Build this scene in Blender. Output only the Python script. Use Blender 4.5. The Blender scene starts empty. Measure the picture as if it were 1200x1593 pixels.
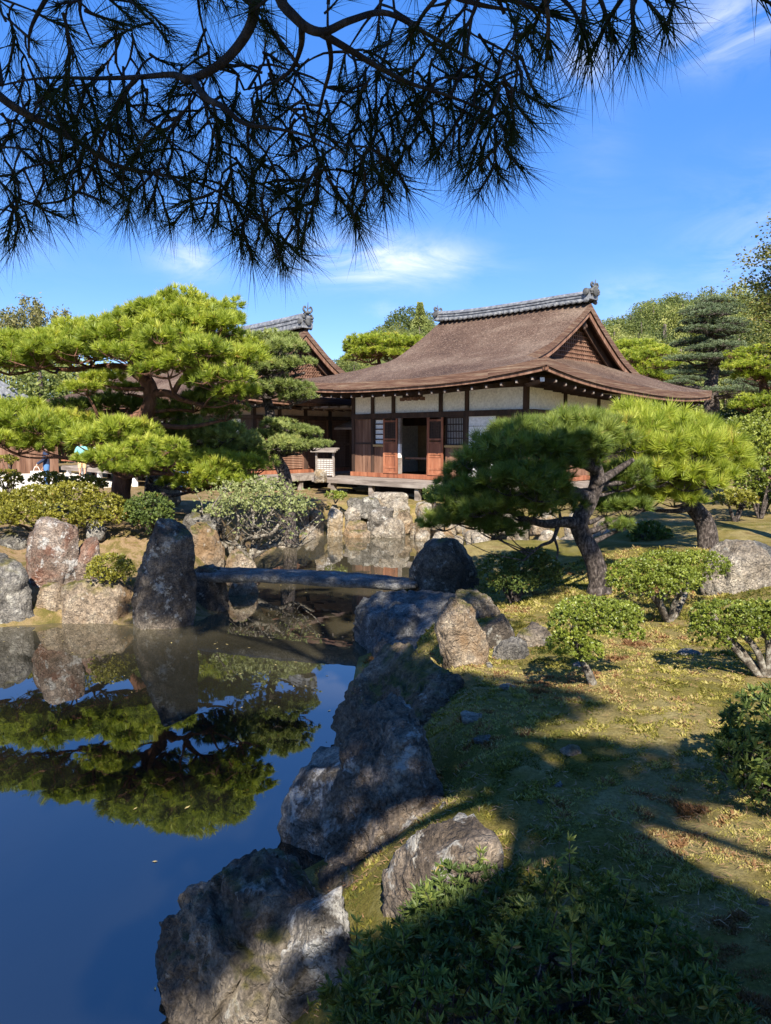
import bpy, bmesh, math, random
import numpy as np
from mathutils import Vector, Matrix, Quaternion

# ------------------------------------------------------------------ camera, sky, sun, exposure
SC = bpy.context.scene
COL = SC.collection
EYE = 2.6                                   # eye height above the pond (water level is z = 0)
FPX, CX, CY, YH = 1151.0, 600.0, 796.5, 680.0
PITCH = math.atan((CY - YH) / FPX)
cp, sp = math.cos(PITCH), math.sin(PITCH)
cam_data = bpy.data.cameras.new('camera')
cam = bpy.data.objects.new('camera', cam_data)
COL.objects.link(cam)
cam.location = (0, 0, EYE)
cam.rotation_euler = (math.pi / 2 - PITCH, 0, 0)
cam_data.sensor_fit = 'VERTICAL'
cam_data.sensor_height = 24.0
cam_data.lens = 24.0 * FPX / 1593.0
cam_data.clip_start = 0.05
cam_data.clip_end = 3000
SC.camera = cam

SUN_EL, SUN_AZ = math.radians(40), math.radians(2)      # sun behind the camera, AZ = degrees to the right of straight behind
SUN_DIR = Vector((math.sin(SUN_AZ) * math.cos(SUN_EL), -math.cos(SUN_AZ) * math.cos(SUN_EL), math.sin(SUN_EL)))
sun_data = bpy.data.lights.new('sun', 'SUN')
sun_data.energy = 5.0
sun_data.angle = math.radians(0.53)
sun_data.color = (1.0, 0.93, 0.82)
sun = bpy.data.objects.new('sun', sun_data)
sun.rotation_euler = SUN_DIR.to_track_quat('Z', 'Y').to_euler()
COL.objects.link(sun)

world = bpy.data.worlds.new('World')
SC.world = world
world.use_nodes = True
SKY_STRENGTH = 0.093

def build_world():
    nt = world.node_tree
    nt.nodes.clear()
    N, L = nt.nodes.new, nt.links.new
    out = N('ShaderNodeOutputWorld'); bg = N('ShaderNodeBackground')
    bg.inputs['Strength'].default_value = SKY_STRENGTH
    sky = N('ShaderNodeTexSky'); sky.sky_type = 'NISHITA'; sky.sun_disc = False
    sky.sun_elevation = SUN_EL; sky.sun_rotation = math.pi - SUN_AZ
    sky.air_density = 1.0; sky.dust_density = 0.0; sky.ozone_density = 2.2
    hs = N('ShaderNodeHueSaturation')
    hs.inputs['Saturation'].default_value = 1.25; hs.inputs['Hue'].default_value = 0.515
    hs.inputs['Value'].default_value = 1.0
    L(sky.outputs[0], hs.inputs['Color'])
    even = N('ShaderNodeMixRGB'); even.inputs['Fac'].default_value = 0.55; even.inputs['Color2'].default_value = (0.22, 1.24, 4.1, 1)     # evens out the deep zenith of the clear autumn sky
    L(hs.outputs[0], even.inputs['Color1'])
    # high thin cirrus: stretched noise, kept inside a few soft regions of the sky
    tc = N('ShaderNodeTexCoord')
    sep = N('ShaderNodeSeparateXYZ'); L(tc.outputs['Generated'], sep.inputs[0])
    def math_(op, a, b=None, clamp=False):
        n = N('ShaderNodeMath'); n.operation = op; n.use_clamp = clamp
        for i, v in enumerate((a, b)):
            if v is None: continue
            if isinstance(v, (int, float)): n.inputs[i].default_value = v
            else: L(v, n.inputs[i])
        return n.outputs[0]
    mp = N('ShaderNodeMapping'); mp.inputs['Scale'].default_value = (5.0, 2.0, 15.0)
    mp.inputs['Rotation'].default_value = (0, math.radians(12), 0)
    L(tc.outputs['Generated'], mp.inputs[0])
    nz = N('ShaderNodeTexNoise'); nz.inputs['Scale'].default_value = 1.0
    nz.inputs['Detail'].default_value = 9; nz.inputs['Roughness'].default_value = 0.62
    nz.inputs['Distortion'].default_value = 1.2
    L(mp.outputs[0], nz.inputs['Vector'])
    total = None
    for px, py, wx, wz, amp in ((595, 408, 120, 30, 0.95), (300, 402, 45, 26, 0.65), (1150, 40, 60, 34, 0.7), (1175, 430, 60, 45, 0.38),
                                (985, 465, 55, 30, 0.3), (910, 100, 28, 22, 0.4), (593, 482, 22, 10, 0.35), (930, 220, 40, 80, 0.08), (-500, 300, 200, 60, 0.6), (1700, 250, 220, 70, 0.6)):
        d = Vector(((px - CX) / FPX, cp + (CY - py) / FPX * sp, -sp + (CY - py) / FPX * cp)).normalized()
        dx = math_('DIVIDE', math_('SUBTRACT', sep.outputs[0], d.x), wx / FPX)
        dz = math_('DIVIDE', math_('SUBTRACT', sep.outputs[2], d.z), wz / FPX)
        r2 = math_('ADD', math_('MULTIPLY', dx, dx), math_('MULTIPLY', dz, dz))
        g = math_('MULTIPLY', math_('POWER', 2.718, math_('MULTIPLY', r2, -1.0)), amp)
        g = math_('MULTIPLY', g, math_('GREATER_THAN', sep.outputs[1], 0.0))
        total = g if total is None else math_('ADD', total, g)
    ramp = N('ShaderNodeMapRange'); ramp.inputs['From Min'].default_value = 0.38; ramp.inputs['From Max'].default_value = 0.64
    L(nz.outputs[0], ramp.inputs['Value'])
    fac = math_('MULTIPLY', math_('MULTIPLY', ramp.outputs[0], total), 1.0, True)
    mix = N('ShaderNodeMixRGB'); mix.inputs['Color2'].default_value = (5.0, 5.2, 5.5, 1)
    L(fac, mix.inputs['Fac']); L(even.outputs[0], mix.inputs['Color1'])
    L(mix.outputs[0], bg.inputs['Color']); L(bg.outputs[0], out.inputs['Surface'])
build_world()
SC.view_settings.view_transform = 'Standard'
SC.view_settings.look = 'None'
SC.view_settings.exposure = 1.45
SC.view_settings.gamma = 1.0
SC.view_settings.use_curve_mapping = False
SC.render.engine = 'CYCLES'
SC.cycles.use_denoising = True
SC.cycles.max_bounces = 6
SC.cycles.transparent_max_bounces = 4
SC.cycles.caustics_reflective = True
SC.cycles.blur_glossy = 1.0
SC.cycles.sample_clamp_indirect = 6.0
SC.cycles.caustics_refractive = False

# ------------------------------------------------------------------ survey: a pixel of the photograph to a place in the world
def ray(px, py):
    dx = (px - CX) / FPX; dz = (CY - py) / FPX
    return np.array([dx, cp + dz * sp, -sp + dz * cp])
def at_depth(px, py, Y):
    r = ray(px, py); return r * (Y / r[1]) + np.array([0, 0, EYE])
def at_height(px, py, z):
    r = ray(px, py); return r * ((z - EYE) / r[2]) + np.array([0, 0, EYE])

# ------------------------------------------------------------------ numpy noise
_rs = np.random.RandomState(7)
_perm = _rs.permutation(256); _perm = np.concatenate([_perm, _perm])
_grad = _rs.normal(size=(256, 3)); _grad /= np.linalg.norm(_grad, axis=1)[:, None]
def perlin(P):
    P = np.asarray(P, float)
    i = np.floor(P).astype(int); fr = P - i
    i &= 255
    u = fr * fr * fr * (fr * (fr * 6 - 15) + 10)
    res = 0
    for a in (0, 1):
        wa = u[:, 0] if a else 1 - u[:, 0]
        for b in (0, 1):
            wb = u[:, 1] if b else 1 - u[:, 1]
            for c in (0, 1):
                wc = u[:, 2] if c else 1 - u[:, 2]
                h = _perm[_perm[_perm[(i[:, 0] + a) & 255] + ((i[:, 1] + b) & 255)] + ((i[:, 2] + c) & 255)]
                g = _grad[h]
                res = res + wa * wb * wc * ((fr[:, 0] - a) * g[:, 0] + (fr[:, 1] - b) * g[:, 1] + (fr[:, 2] - c) * g[:, 2])
    return res
def fbm(P, octaves=4, gain=0.5, ridge=False):
    s, a, t = 0, 1.0, 0
    P = np.asarray(P, float)
    for k in range(octaves):
        n = perlin(P + 17.3 * k)
        if ridge: n = 0.5 - np.abs(n) * 1.6
        s = s + a * n; t += a; a *= gain; P = P * 2.03
    return s / t

# ------------------------------------------------------------------ mesh helpers
class Geo:
    """Collects vertices and faces (with a material slot and a random tone per vertex) for ONE mesh."""
    def __init__(self): self.v = []; self.f3 = []; self.f4 = []; self.r = []; self.n = 0
    def add(self, V, F, mat=0, rnd=0.5):
        V = np.asarray(V, float).reshape(-1, 3); F = np.asarray(F, int)
        r = np.full(len(V), rnd) if np.isscalar(rnd) else np.asarray(rnd, float)
        (self.f3 if F.shape[1] == 3 else self.f4).append((F + self.n, mat))
        self.v.append(V); self.r.append(r); self.n += len(V)
        return self
    def box(self, a, b, mat=0, rnd=0.5):
        x0, y0, z0 = a; x1, y1, z1 = b
        V = [(x0,y0,z0),(x1,y0,z0),(x1,y1,z0),(x0,y1,z0),(x0,y0,z1),(x1,y0,z1),(x1,y1,z1),(x0,y1,z1)]
        return self.add(V, [(0,3,2,1),(4,5,6,7),(0,1,5,4),(1,2,6,5),(2,3,7,6),(3,0,4,7)], mat, rnd)
    def tube(self, pts, rad, seg=8, mat=0, rnd=0.5, cap=True):
        P = np.asarray(pts, float); R = np.asarray(rad, float) * np.ones(len(P))
        T = np.gradient(P, axis=0); T /= np.linalg.norm(T, axis=1)[:, None] + 1e-9
        up = np.array([0, 0, 1.0]) if abs(T[0][2]) < 0.9 else np.array([1.0, 0, 0])
        rings = []
        u = np.cross(T[0], up); u /= np.linalg.norm(u)
        an = np.linspace(0, 2 * np.pi, seg, endpoint=False)
        for k in range(len(P)):
            u = u - T[k] * (u @ T[k]); u /= np.linalg.norm(u) + 1e-9
            w = np.cross(T[k], u)
            rings.append(P[k] + R[k] * (np.cos(an)[:, None] * u + np.sin(an)[:, None] * w))
        V = np.concatenate(rings); F = []
        for k in range(len(P) - 1):
            for j in range(seg):
                a = k * seg + j; b = k * seg + (j + 1) % seg
                F.append((a, b, b + seg, a + seg))
        base = self.n
        self.add(V, F, mat, rnd)
        if cap:
            for k, flip in ((0, True), (len(P) - 1, False)):
                c = P[k] + T[k] * (R[k] * (0.3 if not flip else -0.3))
                idx = [k * seg + j for j in range(seg)]
                VV = np.concatenate([V[idx], [c]])
                self.add(VV, [((j + 1) % seg, j, seg) if flip else (j, (j + 1) % seg, seg) for j in range(seg)], mat, rnd)
        return self
    def build(self, name, mats, parent=None, smooth=False, link=True):
        me = bpy.data.meshes.new(name)
        V = np.concatenate(self.v) if self.v else np.zeros((0, 3))
        me.vertices.add(len(V)); me.vertices.foreach_set('co', V.ravel().astype(np.float32))
        loops, tot, mi = [], [], []
        for fl, k in ((self.f3, 3), (self.f4, 4)):
            for F, m in fl:
                loops.append(F.ravel()); tot.append(np.full(len(F), k)); mi.append(np.full(len(F), m))
        loops = np.concatenate(loops); tot = np.concatenate(tot); mi = np.concatenate(mi)
        me.loops.add(len(loops)); me.loops.foreach_set('vertex_index', loops.astype(np.int32))
        me.polygons.add(len(tot))
        start = np.concatenate([[0], np.cumsum(tot)[:-1]])
        me.polygons.foreach_set('loop_start', start.astype(np.int32))
        me.polygons.foreach_set('loop_total', tot.astype(np.int32))
        me.polygons.foreach_set('material_index', mi.astype(np.int32))
        me.polygons.foreach_set('use_smooth', np.full(len(tot), bool(smooth)))
        at = me.attributes.new('tone', 'FLOAT', 'POINT')
        at.data.foreach_set('value', np.concatenate(self.r).astype(np.float32))
        for m in (mats if isinstance(mats, (list, tuple)) else [mats]): me.materials.append(m)
        me.update(calc_edges=True); me.validate()
        if not link: return me
        return link_obj(name, me, parent)
def link_obj(name, data, parent=None):
    o = bpy.data.objects.new(name, data); COL.objects.link(o)
    if parent is not None: o.parent = parent
    return o
def tag(o, label=None, cat=None, group=None, kind=None):
    if label: o['label'] = label
    if cat: o['category'] = cat
    if group: o['group'] = group
    if kind: o['kind'] = kind
    return o
def thing(name, label, cat, loc=(0, 0, 0), rz=0.0, group=None):
    o = link_obj(name, None); o.location = loc; o.rotation_euler = (0, 0, rz)
    return tag(o, label, cat, group)
def copy_tree(o, parent=None):
    c = o.copy(); COL.objects.link(c)
    if parent is not None: c.parent = parent
    for ch in list(o.children): copy_tree(ch, c)
    return c
def sstep(a, b, x):
    t = np.clip((x - a) / (b - a), 0, 1); return t * t * (3 - 2 * t)
def spline(pts, n=24):
    """Catmull-Rom through the points."""
    P = np.asarray(pts, float)
    if len(P) < 3: return P[0] + (P[-1] - P[0]) * np.linspace(0, 1, n)[:, None]
    Q = np.concatenate([[2 * P[0] - P[1]], P, [2 * P[-1] - P[-2]]])
    out = []
    t = np.linspace(0, len(P) - 1 - 1e-6, n)
    for s in t:
        k = int(s); u = s - k
        p0, p1, p2, p3 = Q[k:k + 4]
        out.append(0.5 * ((2 * p1) + (p2 - p0) * u + (2 * p0 - 5 * p1 + 4 * p2 - p3) * u * u + (3 * p1 - p0 - 3 * p2 + p3) * u ** 3))
    return np.array(out)
def interp_r(rad, n): return np.interp(np.linspace(0, 1, n), np.linspace(0, 1, len(rad)), rad)

# ------------------------------------------------------------------ materials
def new_mat(name):
    m = bpy.data.materials.new(name); m.use_nodes = True
    nt = m.node_tree; nt.nodes.clear()
    return m, nt, nt.nodes.new, nt.links.new
def ramp_node(N, stops):
    r = N('ShaderNodeValToRGB')
    e = r.color_ramp.elements
    while len(e) < len(stops): e.new(0.5)
    for el, (p, c) in zip(e, stops):
        el.position = p; el.color = (*c, 1) if len(c) == 3 else c
    return r
def coords(N, L, space='Object', scale=(1, 1, 1), seed=True):
    tc = N('ShaderNodeTexCoord')
    if space == 'World':
        g = N('ShaderNodeNewGeometry'); src = g.outputs['Position']
    else: src = tc.outputs[space]
    mp = N('ShaderNodeMapping'); mp.inputs['Scale'].default_value = scale
    L(src, mp.inputs[0])
    if not seed: return mp.outputs[0]
    oi = N('ShaderNodeObjectInfo'); mu = N('ShaderNodeMath'); mu.operation = 'MULTIPLY'; mu.inputs[1].default_value = 37.0
    L(oi.outputs['Random'], mu.inputs[0])
    ad = N('ShaderNodeVectorMath'); ad.operation = 'ADD'
    L(mp.outputs[0], ad.inputs[0]); L(mu.outputs[0], ad.inputs[1])
    return ad.outputs[0]
def noise(N, L, vec, scale, detail=5, rough=0.55, dist=0.0):
    n = N('ShaderNodeTexNoise'); n.inputs['Scale'].default_value = scale; n.inputs['Detail'].default_value = detail
    n.inputs['Roughness'].default_value = rough; n.inputs['Distortion'].default_value = dist
    L(vec, n.inputs['Vector']); return n.outputs[0]
def mixc(N, L, fac, a, b, mode='MIX'):
    m = N('ShaderNodeMixRGB'); m.blend_type = mode
    for s, v in (('Fac', fac), ('Color1', a), ('Color2', b)):
        if isinstance(v, (int, float)): m.inputs[s].default_value = v
        elif isinstance(v, tuple): m.inputs[s].default_value = (*v, 1)
        else: L(v, m.inputs[s])
    return m.outputs[0]
def maprange(N, L, v, a, b, c=0.0, d=1.0):
    m = N('ShaderNodeMapRange'); m.inputs['From Min'].default_value = a; m.inputs['From Max'].default_value = b
    m.inputs['To Min'].default_value = c; m.inputs['To Max'].default_value = d
    L(v, m.inputs['Value']); return m.outputs[0]
def finish(m, N, L, color, rough=0.8, bump=None, bstr=0.3, bdist=0.02, spec=0.3):
    out = N('ShaderNodeOutputMaterial'); b = N('ShaderNodeBsdfPrincipled')
    if isinstance(color, tuple): b.inputs['Base Color'].default_value = (*color, 1)
    else: L(color, b.inputs['Base Color'])
    if isinstance(rough, (int, float)): b.inputs['Roughness'].default_value = rough
    else: L(rough, b.inputs['Roughness'])
    b.inputs['Specular IOR Level'].default_value = spec
    if bump is not None:
        bn = N('ShaderNodeBump'); bn.inputs['Strength'].default_value = bstr; bn.inputs['Distance'].default_value = bdist
        L(bump, bn.inputs['Height']); L(bn.outputs[0], b.inputs['Normal'])
    L(b.outputs[0], out.inputs['Surface'])
    return m
def plain_mat(name, stops, scale=4, stretch=(1, 1, 1), rough=0.8, bstr=0.25, bdist=0.01, detail=6, space='Object', spec=0.3, dist=0.0):
    m, nt, N, L = new_mat(name)
    v = coords(N, L, space, stretch)
    n = noise(N, L, v, scale, detail, 0.6, dist)
    n2 = noise(N, L, v, scale * 6.5, 4, 0.6)
    r = ramp_node(N, stops); L(n, r.inputs[0])
    sh = mixc(N, L, 0.35, r.outputs[0], mixc(N, L, maprange(N, L, n2, 0.3, 0.7), (0.45, 0.45, 0.45), (1.45, 1.45, 1.45)), 'MULTIPLY')
    return finish(m, N, L, sh, rough, n2, bstr, bdist, spec)
def rock_mat(name, dark, mid, light, lichen=(0.42, 0.40, 0.34), lich=0.57, rust=None, moss=0.0):
    m, nt, N, L = new_mat(name)
    v = coords(N, L, 'Object')
    n1 = noise(N, L, v, 2.2, 9, 0.65, 0.6)
    n2 = noise(N, L, v, 14, 8, 0.7, 0.3)
    n3 = noise(N, L, v, 5.5, 10, 0.72, 0.2); n4 = noise(N, L, v, 48, 4, 0.7)
    r = ramp_node(N, [(0.32, dark), (0.5, mid), (0.68, light)]); L(n1, r.inputs[0])
    c = mixc(N, L, 0.75, r.outputs[0], mixc(N, L, maprange(N, L, n2, 0.33, 0.67), (0.35, 0.35, 0.37), (1.55, 1.5, 1.42)), 'MULTIPLY')
    c = mixc(N, L, 0.8, c, mixc(N, L, maprange(N, L, n4, 0.36, 0.64), (0.4, 0.4, 0.4), (1.6, 1.58, 1.5)), 'MULTIPLY')
    if rust:
        nr = noise(N, L, v, 1.5, 5, 0.6, 0.8)
        c = mixc(N, L, maprange(N, L, nr, 0.48, 0.6, 0, 0.7), c, rust)
    c = mixc(N, L, maprange(N, L, n3, lich, lich + 0.06, 0, 0.85), c, lichen)
    if moss > 0:
        g = N('ShaderNodeNewGeometry'); sx = N('ShaderNodeSeparateXYZ'); L(g.outputs['Normal'], sx.inputs[0])
        mm = N('ShaderNodeMath'); mm.operation = 'MULTIPLY'
        L(maprange(N, L, sx.outputs[2], 0.45, 0.9), mm.inputs[0]); L(maprange(N, L, noise(N, L, v, 3, 5), 0.5 - 0.2 * moss, 0.62 - 0.2 * moss), mm.inputs[1])
        c = mixc(N, L, mm.outputs[0], c, mixc(N, L, maprange(N, L, n2, 0.35, 0.65), (0.05, 0.055, 0.012), (0.17, 0.14, 0.035)))
    vo = N('ShaderNodeTexVoronoi'); vo.feature = 'DISTANCE_TO_EDGE'; vo.inputs['Scale'].default_value = 4.2
    wv = N('ShaderNodeVectorMath'); wv.operation = 'ADD'
    nn = N('ShaderNodeTexNoise'); nn.inputs['Scale'].default_value = 3; nn.inputs['Detail'].default_value = 6; L(v, nn.inputs['Vector'])
    L(v, wv.inputs[0]); L(nn.outputs[1], wv.inputs[1]); L(wv.outputs[0], vo.inputs['Vector'])
    crack = maprange(N, L, vo.outputs[0], 0.0, 0.06)
    h = N('ShaderNodeMath'); h.operation = 'ADD'; L(n2, h.inputs[0]); L(n3, h.inputs[1])
    h2 = N('ShaderNodeMath'); h2.operation = 'MULTIPLY_ADD'; h2.inputs[1].default_value = 0.22; L(crack, h2.inputs[0]); L(h.outputs[0], h2.inputs[2])
    return finish(m, N, L, c, 0.88, h2.outputs[0], 1.0, 0.09, 0.25)
def leaf_mat(name, stops, transl=0.3, rough=0.5, spec=0.35, hue_var=0.15):
    m, nt, N, L = new_mat(name)
    at = N('ShaderNodeAttribute'); at.attribute_name = 'tone'
    oi = N('ShaderNodeObjectInfo')
    ad = N('ShaderNodeMath'); ad.operation = 'MULTIPLY_ADD'; ad.inputs[1].default_value = hue_var
    sb = N('ShaderNodeMath'); sb.operation = 'SUBTRACT'; sb.inputs[1].default_value = 0.5; L(oi.outputs['Random'], sb.inputs[0])
    L(sb.outputs[0], ad.inputs[0]); L(at.outputs['Fac'], ad.inputs[2])
    r = ramp_node(N, stops); L(ad.outputs[0], r.inputs[0])
    out = N('ShaderNodeOutputMaterial'); b = N('ShaderNodeBsdfPrincipled'); t = N('ShaderNodeBsdfTranslucent'); mx = N('ShaderNodeMixShader')
    L(r.outputs[0], b.inputs['Base Color']); b.inputs['Roughness'].default_value = rough; b.inputs['Specular IOR Level'].default_value = spec
    tc = mixc(N, L, 1.0, r.outputs[0], (1.5, 1.5, 0.6), 'MULTIPLY'); L(tc, t.inputs['Color'])
    mx.inputs[0].default_value = transl
    L(b.outputs[0], mx.inputs[1]); L(t.outputs[0], mx.inputs[2]); L(mx.outputs[0], out.inputs['Surface'])
    return m
M = {}
M['rock_dark'] = rock_mat('rock_dark', (0.036, 0.029, 0.023), (0.12, 0.099, 0.079), (0.28, 0.24, 0.19), lich=0.565, moss=0.12)
M['rock_grey'] = rock_mat('rock_grey', (0.07, 0.066, 0.062), (0.17, 0.16, 0.145), (0.30, 0.285, 0.26), lich=0.55, moss=0.15)
M['rock_light'] = rock_mat('rock_light', (0.06, 0.053, 0.046), (0.19, 0.172, 0.15), (0.38, 0.35, 0.31), lichen=(0.55, 0.53, 0.48), lich=0.54)
M['rock_brown'] = rock_mat('rock_brown', (0.05, 0.036, 0.026), (0.18, 0.135, 0.098), (0.34, 0.275, 0.205), lich=0.6, moss=0.3)
M['rock_warm'] = rock_mat('rock_warm', (0.045, 0.035, 0.027), (0.165, 0.13, 0.10), (0.36, 0.30, 0.24), lichen=(0.46, 0.44, 0.39), lich=0.56)
M['rock_pale'] = rock_mat('rock_pale', (0.13, 0.105, 0.08), (0.27, 0.235, 0.19), (0.42, 0.38, 0.32), lich=0.58)
M['rock_tan'] = rock_mat('rock_tan', (0.12, 0.09, 0.06), (0.26, 0.205, 0.15), (0.40, 0.34, 0.26), lich=0.6, rust=(0.24, 0.14, 0.06), moss=0.3)
M['rock_red'] = rock_mat('rock_red', (0.09, 0.06, 0.045), (0.2, 0.15, 0.12), (0.34, 0.29, 0.25), lichen=(0.5, 0.48, 0.44), lich=0.54, rust=(0.2, 0.075, 0.04))
M['rock_wall'] = rock_mat('rock_wall', (0.13, 0.105, 0.085), (0.31, 0.275, 0.23), (0.46, 0.42, 0.36), lich=0.56, rust=(0.26, 0.18, 0.09))
M['slab'] = rock_mat('slab_stone', (0.05, 0.052, 0.052), (0.145, 0.145, 0.142), (0.30, 0.297, 0.29), lich=0.62)
M['bark'] = plain_mat('pine_bark', [(0.36, (0.02, 0.015, 0.013)), (0.52, (0.10, 0.078, 0.066)), (0.68, (0.30, 0.25, 0.22))], 30, (1, 1, 0.6), 0.95, 1.0, 0.05, dist=0.4)
M['bark_shaded'] = plain_mat('shaded_bough_bark', [(0.36, (0.010, 0.008, 0.007)), (0.52, (0.028, 0.022, 0.018)), (0.68, (0.07, 0.055, 0.045))], 13, (1, 1, 0.55), 0.95, 1.0, 0.02, dist=0.9)  # overhead boughs: the crown's own shade is put into this bark colour
M['bark_red'] = plain_mat('red_pine_bark', [(0.3, (0.04, 0.02, 0.014)), (0.55, (0.13, 0.06, 0.038)), (0.75, (0.23, 0.13, 0.085))], 7, (1, 1, 0.4), 0.95, 0.9, 0.03, dist=0.6)
M['bark_pale'] = plain_mat('lichened_bark', [(0.36, (0.035, 0.027, 0.02)), (0.5, (0.12, 0.10, 0.075)), (0.66, (0.30, 0.28, 0.23))], 22, (1, 1, 1), 0.95, 0.7, 0.02)
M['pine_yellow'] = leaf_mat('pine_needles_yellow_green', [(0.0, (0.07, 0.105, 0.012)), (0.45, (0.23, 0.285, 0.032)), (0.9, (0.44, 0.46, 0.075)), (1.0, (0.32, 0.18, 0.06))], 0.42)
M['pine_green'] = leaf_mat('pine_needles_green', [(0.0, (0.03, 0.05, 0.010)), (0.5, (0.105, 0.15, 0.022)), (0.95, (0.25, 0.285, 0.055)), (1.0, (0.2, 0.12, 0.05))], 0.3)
M['pine_olive'] = leaf_mat('pine_needles_olive', [(0.0, (0.07, 0.095, 0.026)), (0.5, (0.19, 0.235, 0.065)), (0.9, (0.34, 0.37, 0.12)), (1.0, (0.30, 0.19, 0.09))], 0.28)
M['pine_blue'] = leaf_mat('pine_needles_blue_green', [(0.0, (0.04, 0.06, 0.03)), (0.5, (0.13, 0.17, 0.09)), (1.0, (0.24, 0.28, 0.155))], 0.22)
M['pine_shaded'] = leaf_mat('pine_needles_shaded', [(0.0, (0.010, 0.015, 0.006)), (0.6, (0.022, 0.032, 0.010)), (1.0, (0.05, 0.05, 0.02))], 0.10, 0.8, 0.05)  # needle colour darkened to carry the self-shade of the hanging boughs
M['azalea'] = leaf_mat('azalea_leaves', [(0.0, (0.02, 0.034, 0.010)), (0.5, (0.085, 0.12, 0.028)), (0.85, (0.20, 0.225, 0.05)), (1.0, (0.26, 0.15, 0.05))], 0.28, 0.5, 0.25)
M['azalea_bright'] = leaf_mat('azalea_leaves_bright', [(0.0, (0.05, 0.07, 0.012)), (0.5, (0.17, 0.205, 0.026)), (1.0, (0.36, 0.37, 0.07))], 0.28, 0.42, 0.45)
M['azalea_yellow'] = leaf_mat('azalea_leaves_yellow', [(0.0, (0.06, 0.065, 0.012)), (0.5, (0.19, 0.18, 0.022)), (0.85, (0.31, 0.27, 0.04)), (1.0, (0.28, 0.17, 0.04))], 0.25, 0.42, 0.4)
M['broad'] = leaf_mat('broadleaf_mid', [(0.0, (0.03, 0.05, 0.012)), (0.5, (0.085, 0.12, 0.026)), (1.0, (0.17, 0.185, 0.05))], 0.3, 0.5, 0.3, 0.5)
M['forest'] = leaf_mat('forest_leaves', [(0.0, (0.06, 0.08, 0.025)), (0.5, (0.15, 0.18, 0.05)), (1.0, (0.29, 0.29, 0.09))], 0.35, 0.6, 0.25, 0.8)
M['maple'] = leaf_mat('maple_leaves', [(0.0, (0.03, 0.045, 0.012)), (0.55, (0.10, 0.12, 0.03)), (0.85, (0.22, 0.17, 0.045)), (1.0, (0.25, 0.11, 0.05))], 0.35)
M['azalea_pale'] = leaf_mat('pale_sparse_leaves', [(0.0, (0.07, 0.085, 0.03)), (0.5, (0.17, 0.20, 0.07)), (1.0, (0.30, 0.31, 0.13))], 0.3)
M['bamboo'] = leaf_mat('bamboo_leaves', [(0.0, (0.08, 0.085, 0.03)), (0.5, (0.18, 0.17, 0.06)), (1.0, (0.28, 0.25, 0.10))], 0.3)
M['moss_tuft'] = leaf_mat('moss_sprigs', [(0.0, (0.035, 0.045, 0.008)), (0.3, (0.085, 0.085, 0.014)), (0.48, (0.19, 0.165, 0.028)), (0.62, (0.34, 0.30, 0.085)), (0.74, (0.34, 0.27, 0.12)), (0.84, (0.22, 0.12, 0.05)), (1.0, (0.14, 0.07, 0.03))], 0.3, 0.7, 0.2, 0.0)
# timber, plaster, roofing
M['wood_dark'] = plain_mat('dark_aged_timber', [(0.3, (0.02, 0.012, 0.009)), (0.5, (0.045, 0.025, 0.017)), (0.7, (0.08, 0.045, 0.03))], 5, (1, 1, 0.15), 0.7, 0.3)
M['wood_brown'] = plain_mat('weathered_brown_boards', [(0.3, (0.08, 0.04, 0.026)), (0.5, (0.17, 0.088, 0.055)), (0.7, (0.26, 0.155, 0.105))], 6, (1, 1, 0.08), 0.75, 0.3)
M['wood_red'] = plain_mat('red_brown_door_timber', [(0.3, (0.13, 0.045, 0.024)), (0.5, (0.25, 0.09, 0.045)), (0.7, (0.36, 0.155, 0.085))], 5, (1, 1, 0.12), 0.65, 0.25)
M['wood_grey'] = plain_mat('silvered_deck_timber', [(0.3, (0.10, 0.08, 0.066)), (0.5, (0.20, 0.165, 0.14)), (0.7, (0.33, 0.29, 0.25))], 5, (0.15, 1, 1), 0.8, 0.35)
M['wood_gold'] = plain_mat('fresh_pale_timber', [(0.3, (0.36, 0.22, 0.08)), (0.7, (0.55, 0.37, 0.16))], 5, (0.2, 1, 1), 0.7, 0.2)
M['plaster'] = plain_mat('cream_plaster', [(0.3, (0.80, 0.77, 0.70)), (0.7, (0.87, 0.85, 0.79))], 2.5, (1, 1, 1), 0.9, 0.12)
M['plaster_pink'] = plain_mat('buff_plaster', [(0.3, (0.40, 0.28, 0.19)), (0.7, (0.52, 0.38, 0.28))], 2.5, (1, 1, 1), 0.9, 0.12)
M['paper'] = plain_mat('shoji_paper', [(0.3, (0.74, 0.74, 0.72)), (0.7, (0.82, 0.82, 0.80))], 3, (1, 1, 1), 0.9, 0.05)
M['white'] = plain_mat('white_lime_paint', [(0.3, (0.66, 0.64, 0.6)), (0.7, (0.8, 0.79, 0.76))], 6, (1, 1, 1), 0.8, 0.1)
M['room'] = plain_mat('dim_ochre_wall', [(0.3, (0.30, 0.19, 0.09)), (0.7, (0.40, 0.27, 0.14))], 2, (1, 1, 1), 0.9, 0.1)
M['tile'] = plain_mat('grey_roof_tile', [(0.3, (0.06, 0.064, 0.07)), (0.5, (0.13, 0.135, 0.145)), (0.7, (0.26, 0.265, 0.27))], 7, (1, 1, 1), 0.5, 0.3, spec=0.5)
M['tile_dark'] = plain_mat('dark_ornament_tile', [(0.3, (0.03, 0.032, 0.034)), (0.7, (0.11, 0.112, 0.11))], 9, (1, 1, 1), 0.75, 0.3)
M['tile_pale'] = plain_mat('pale_grey_roof_tile', [(0.3, (0.22, 0.23, 0.25)), (0.7, (0.38, 0.39, 0.42))], 6, (1, 1, 1), 0.5, 0.3, spec=0.5)
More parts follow.
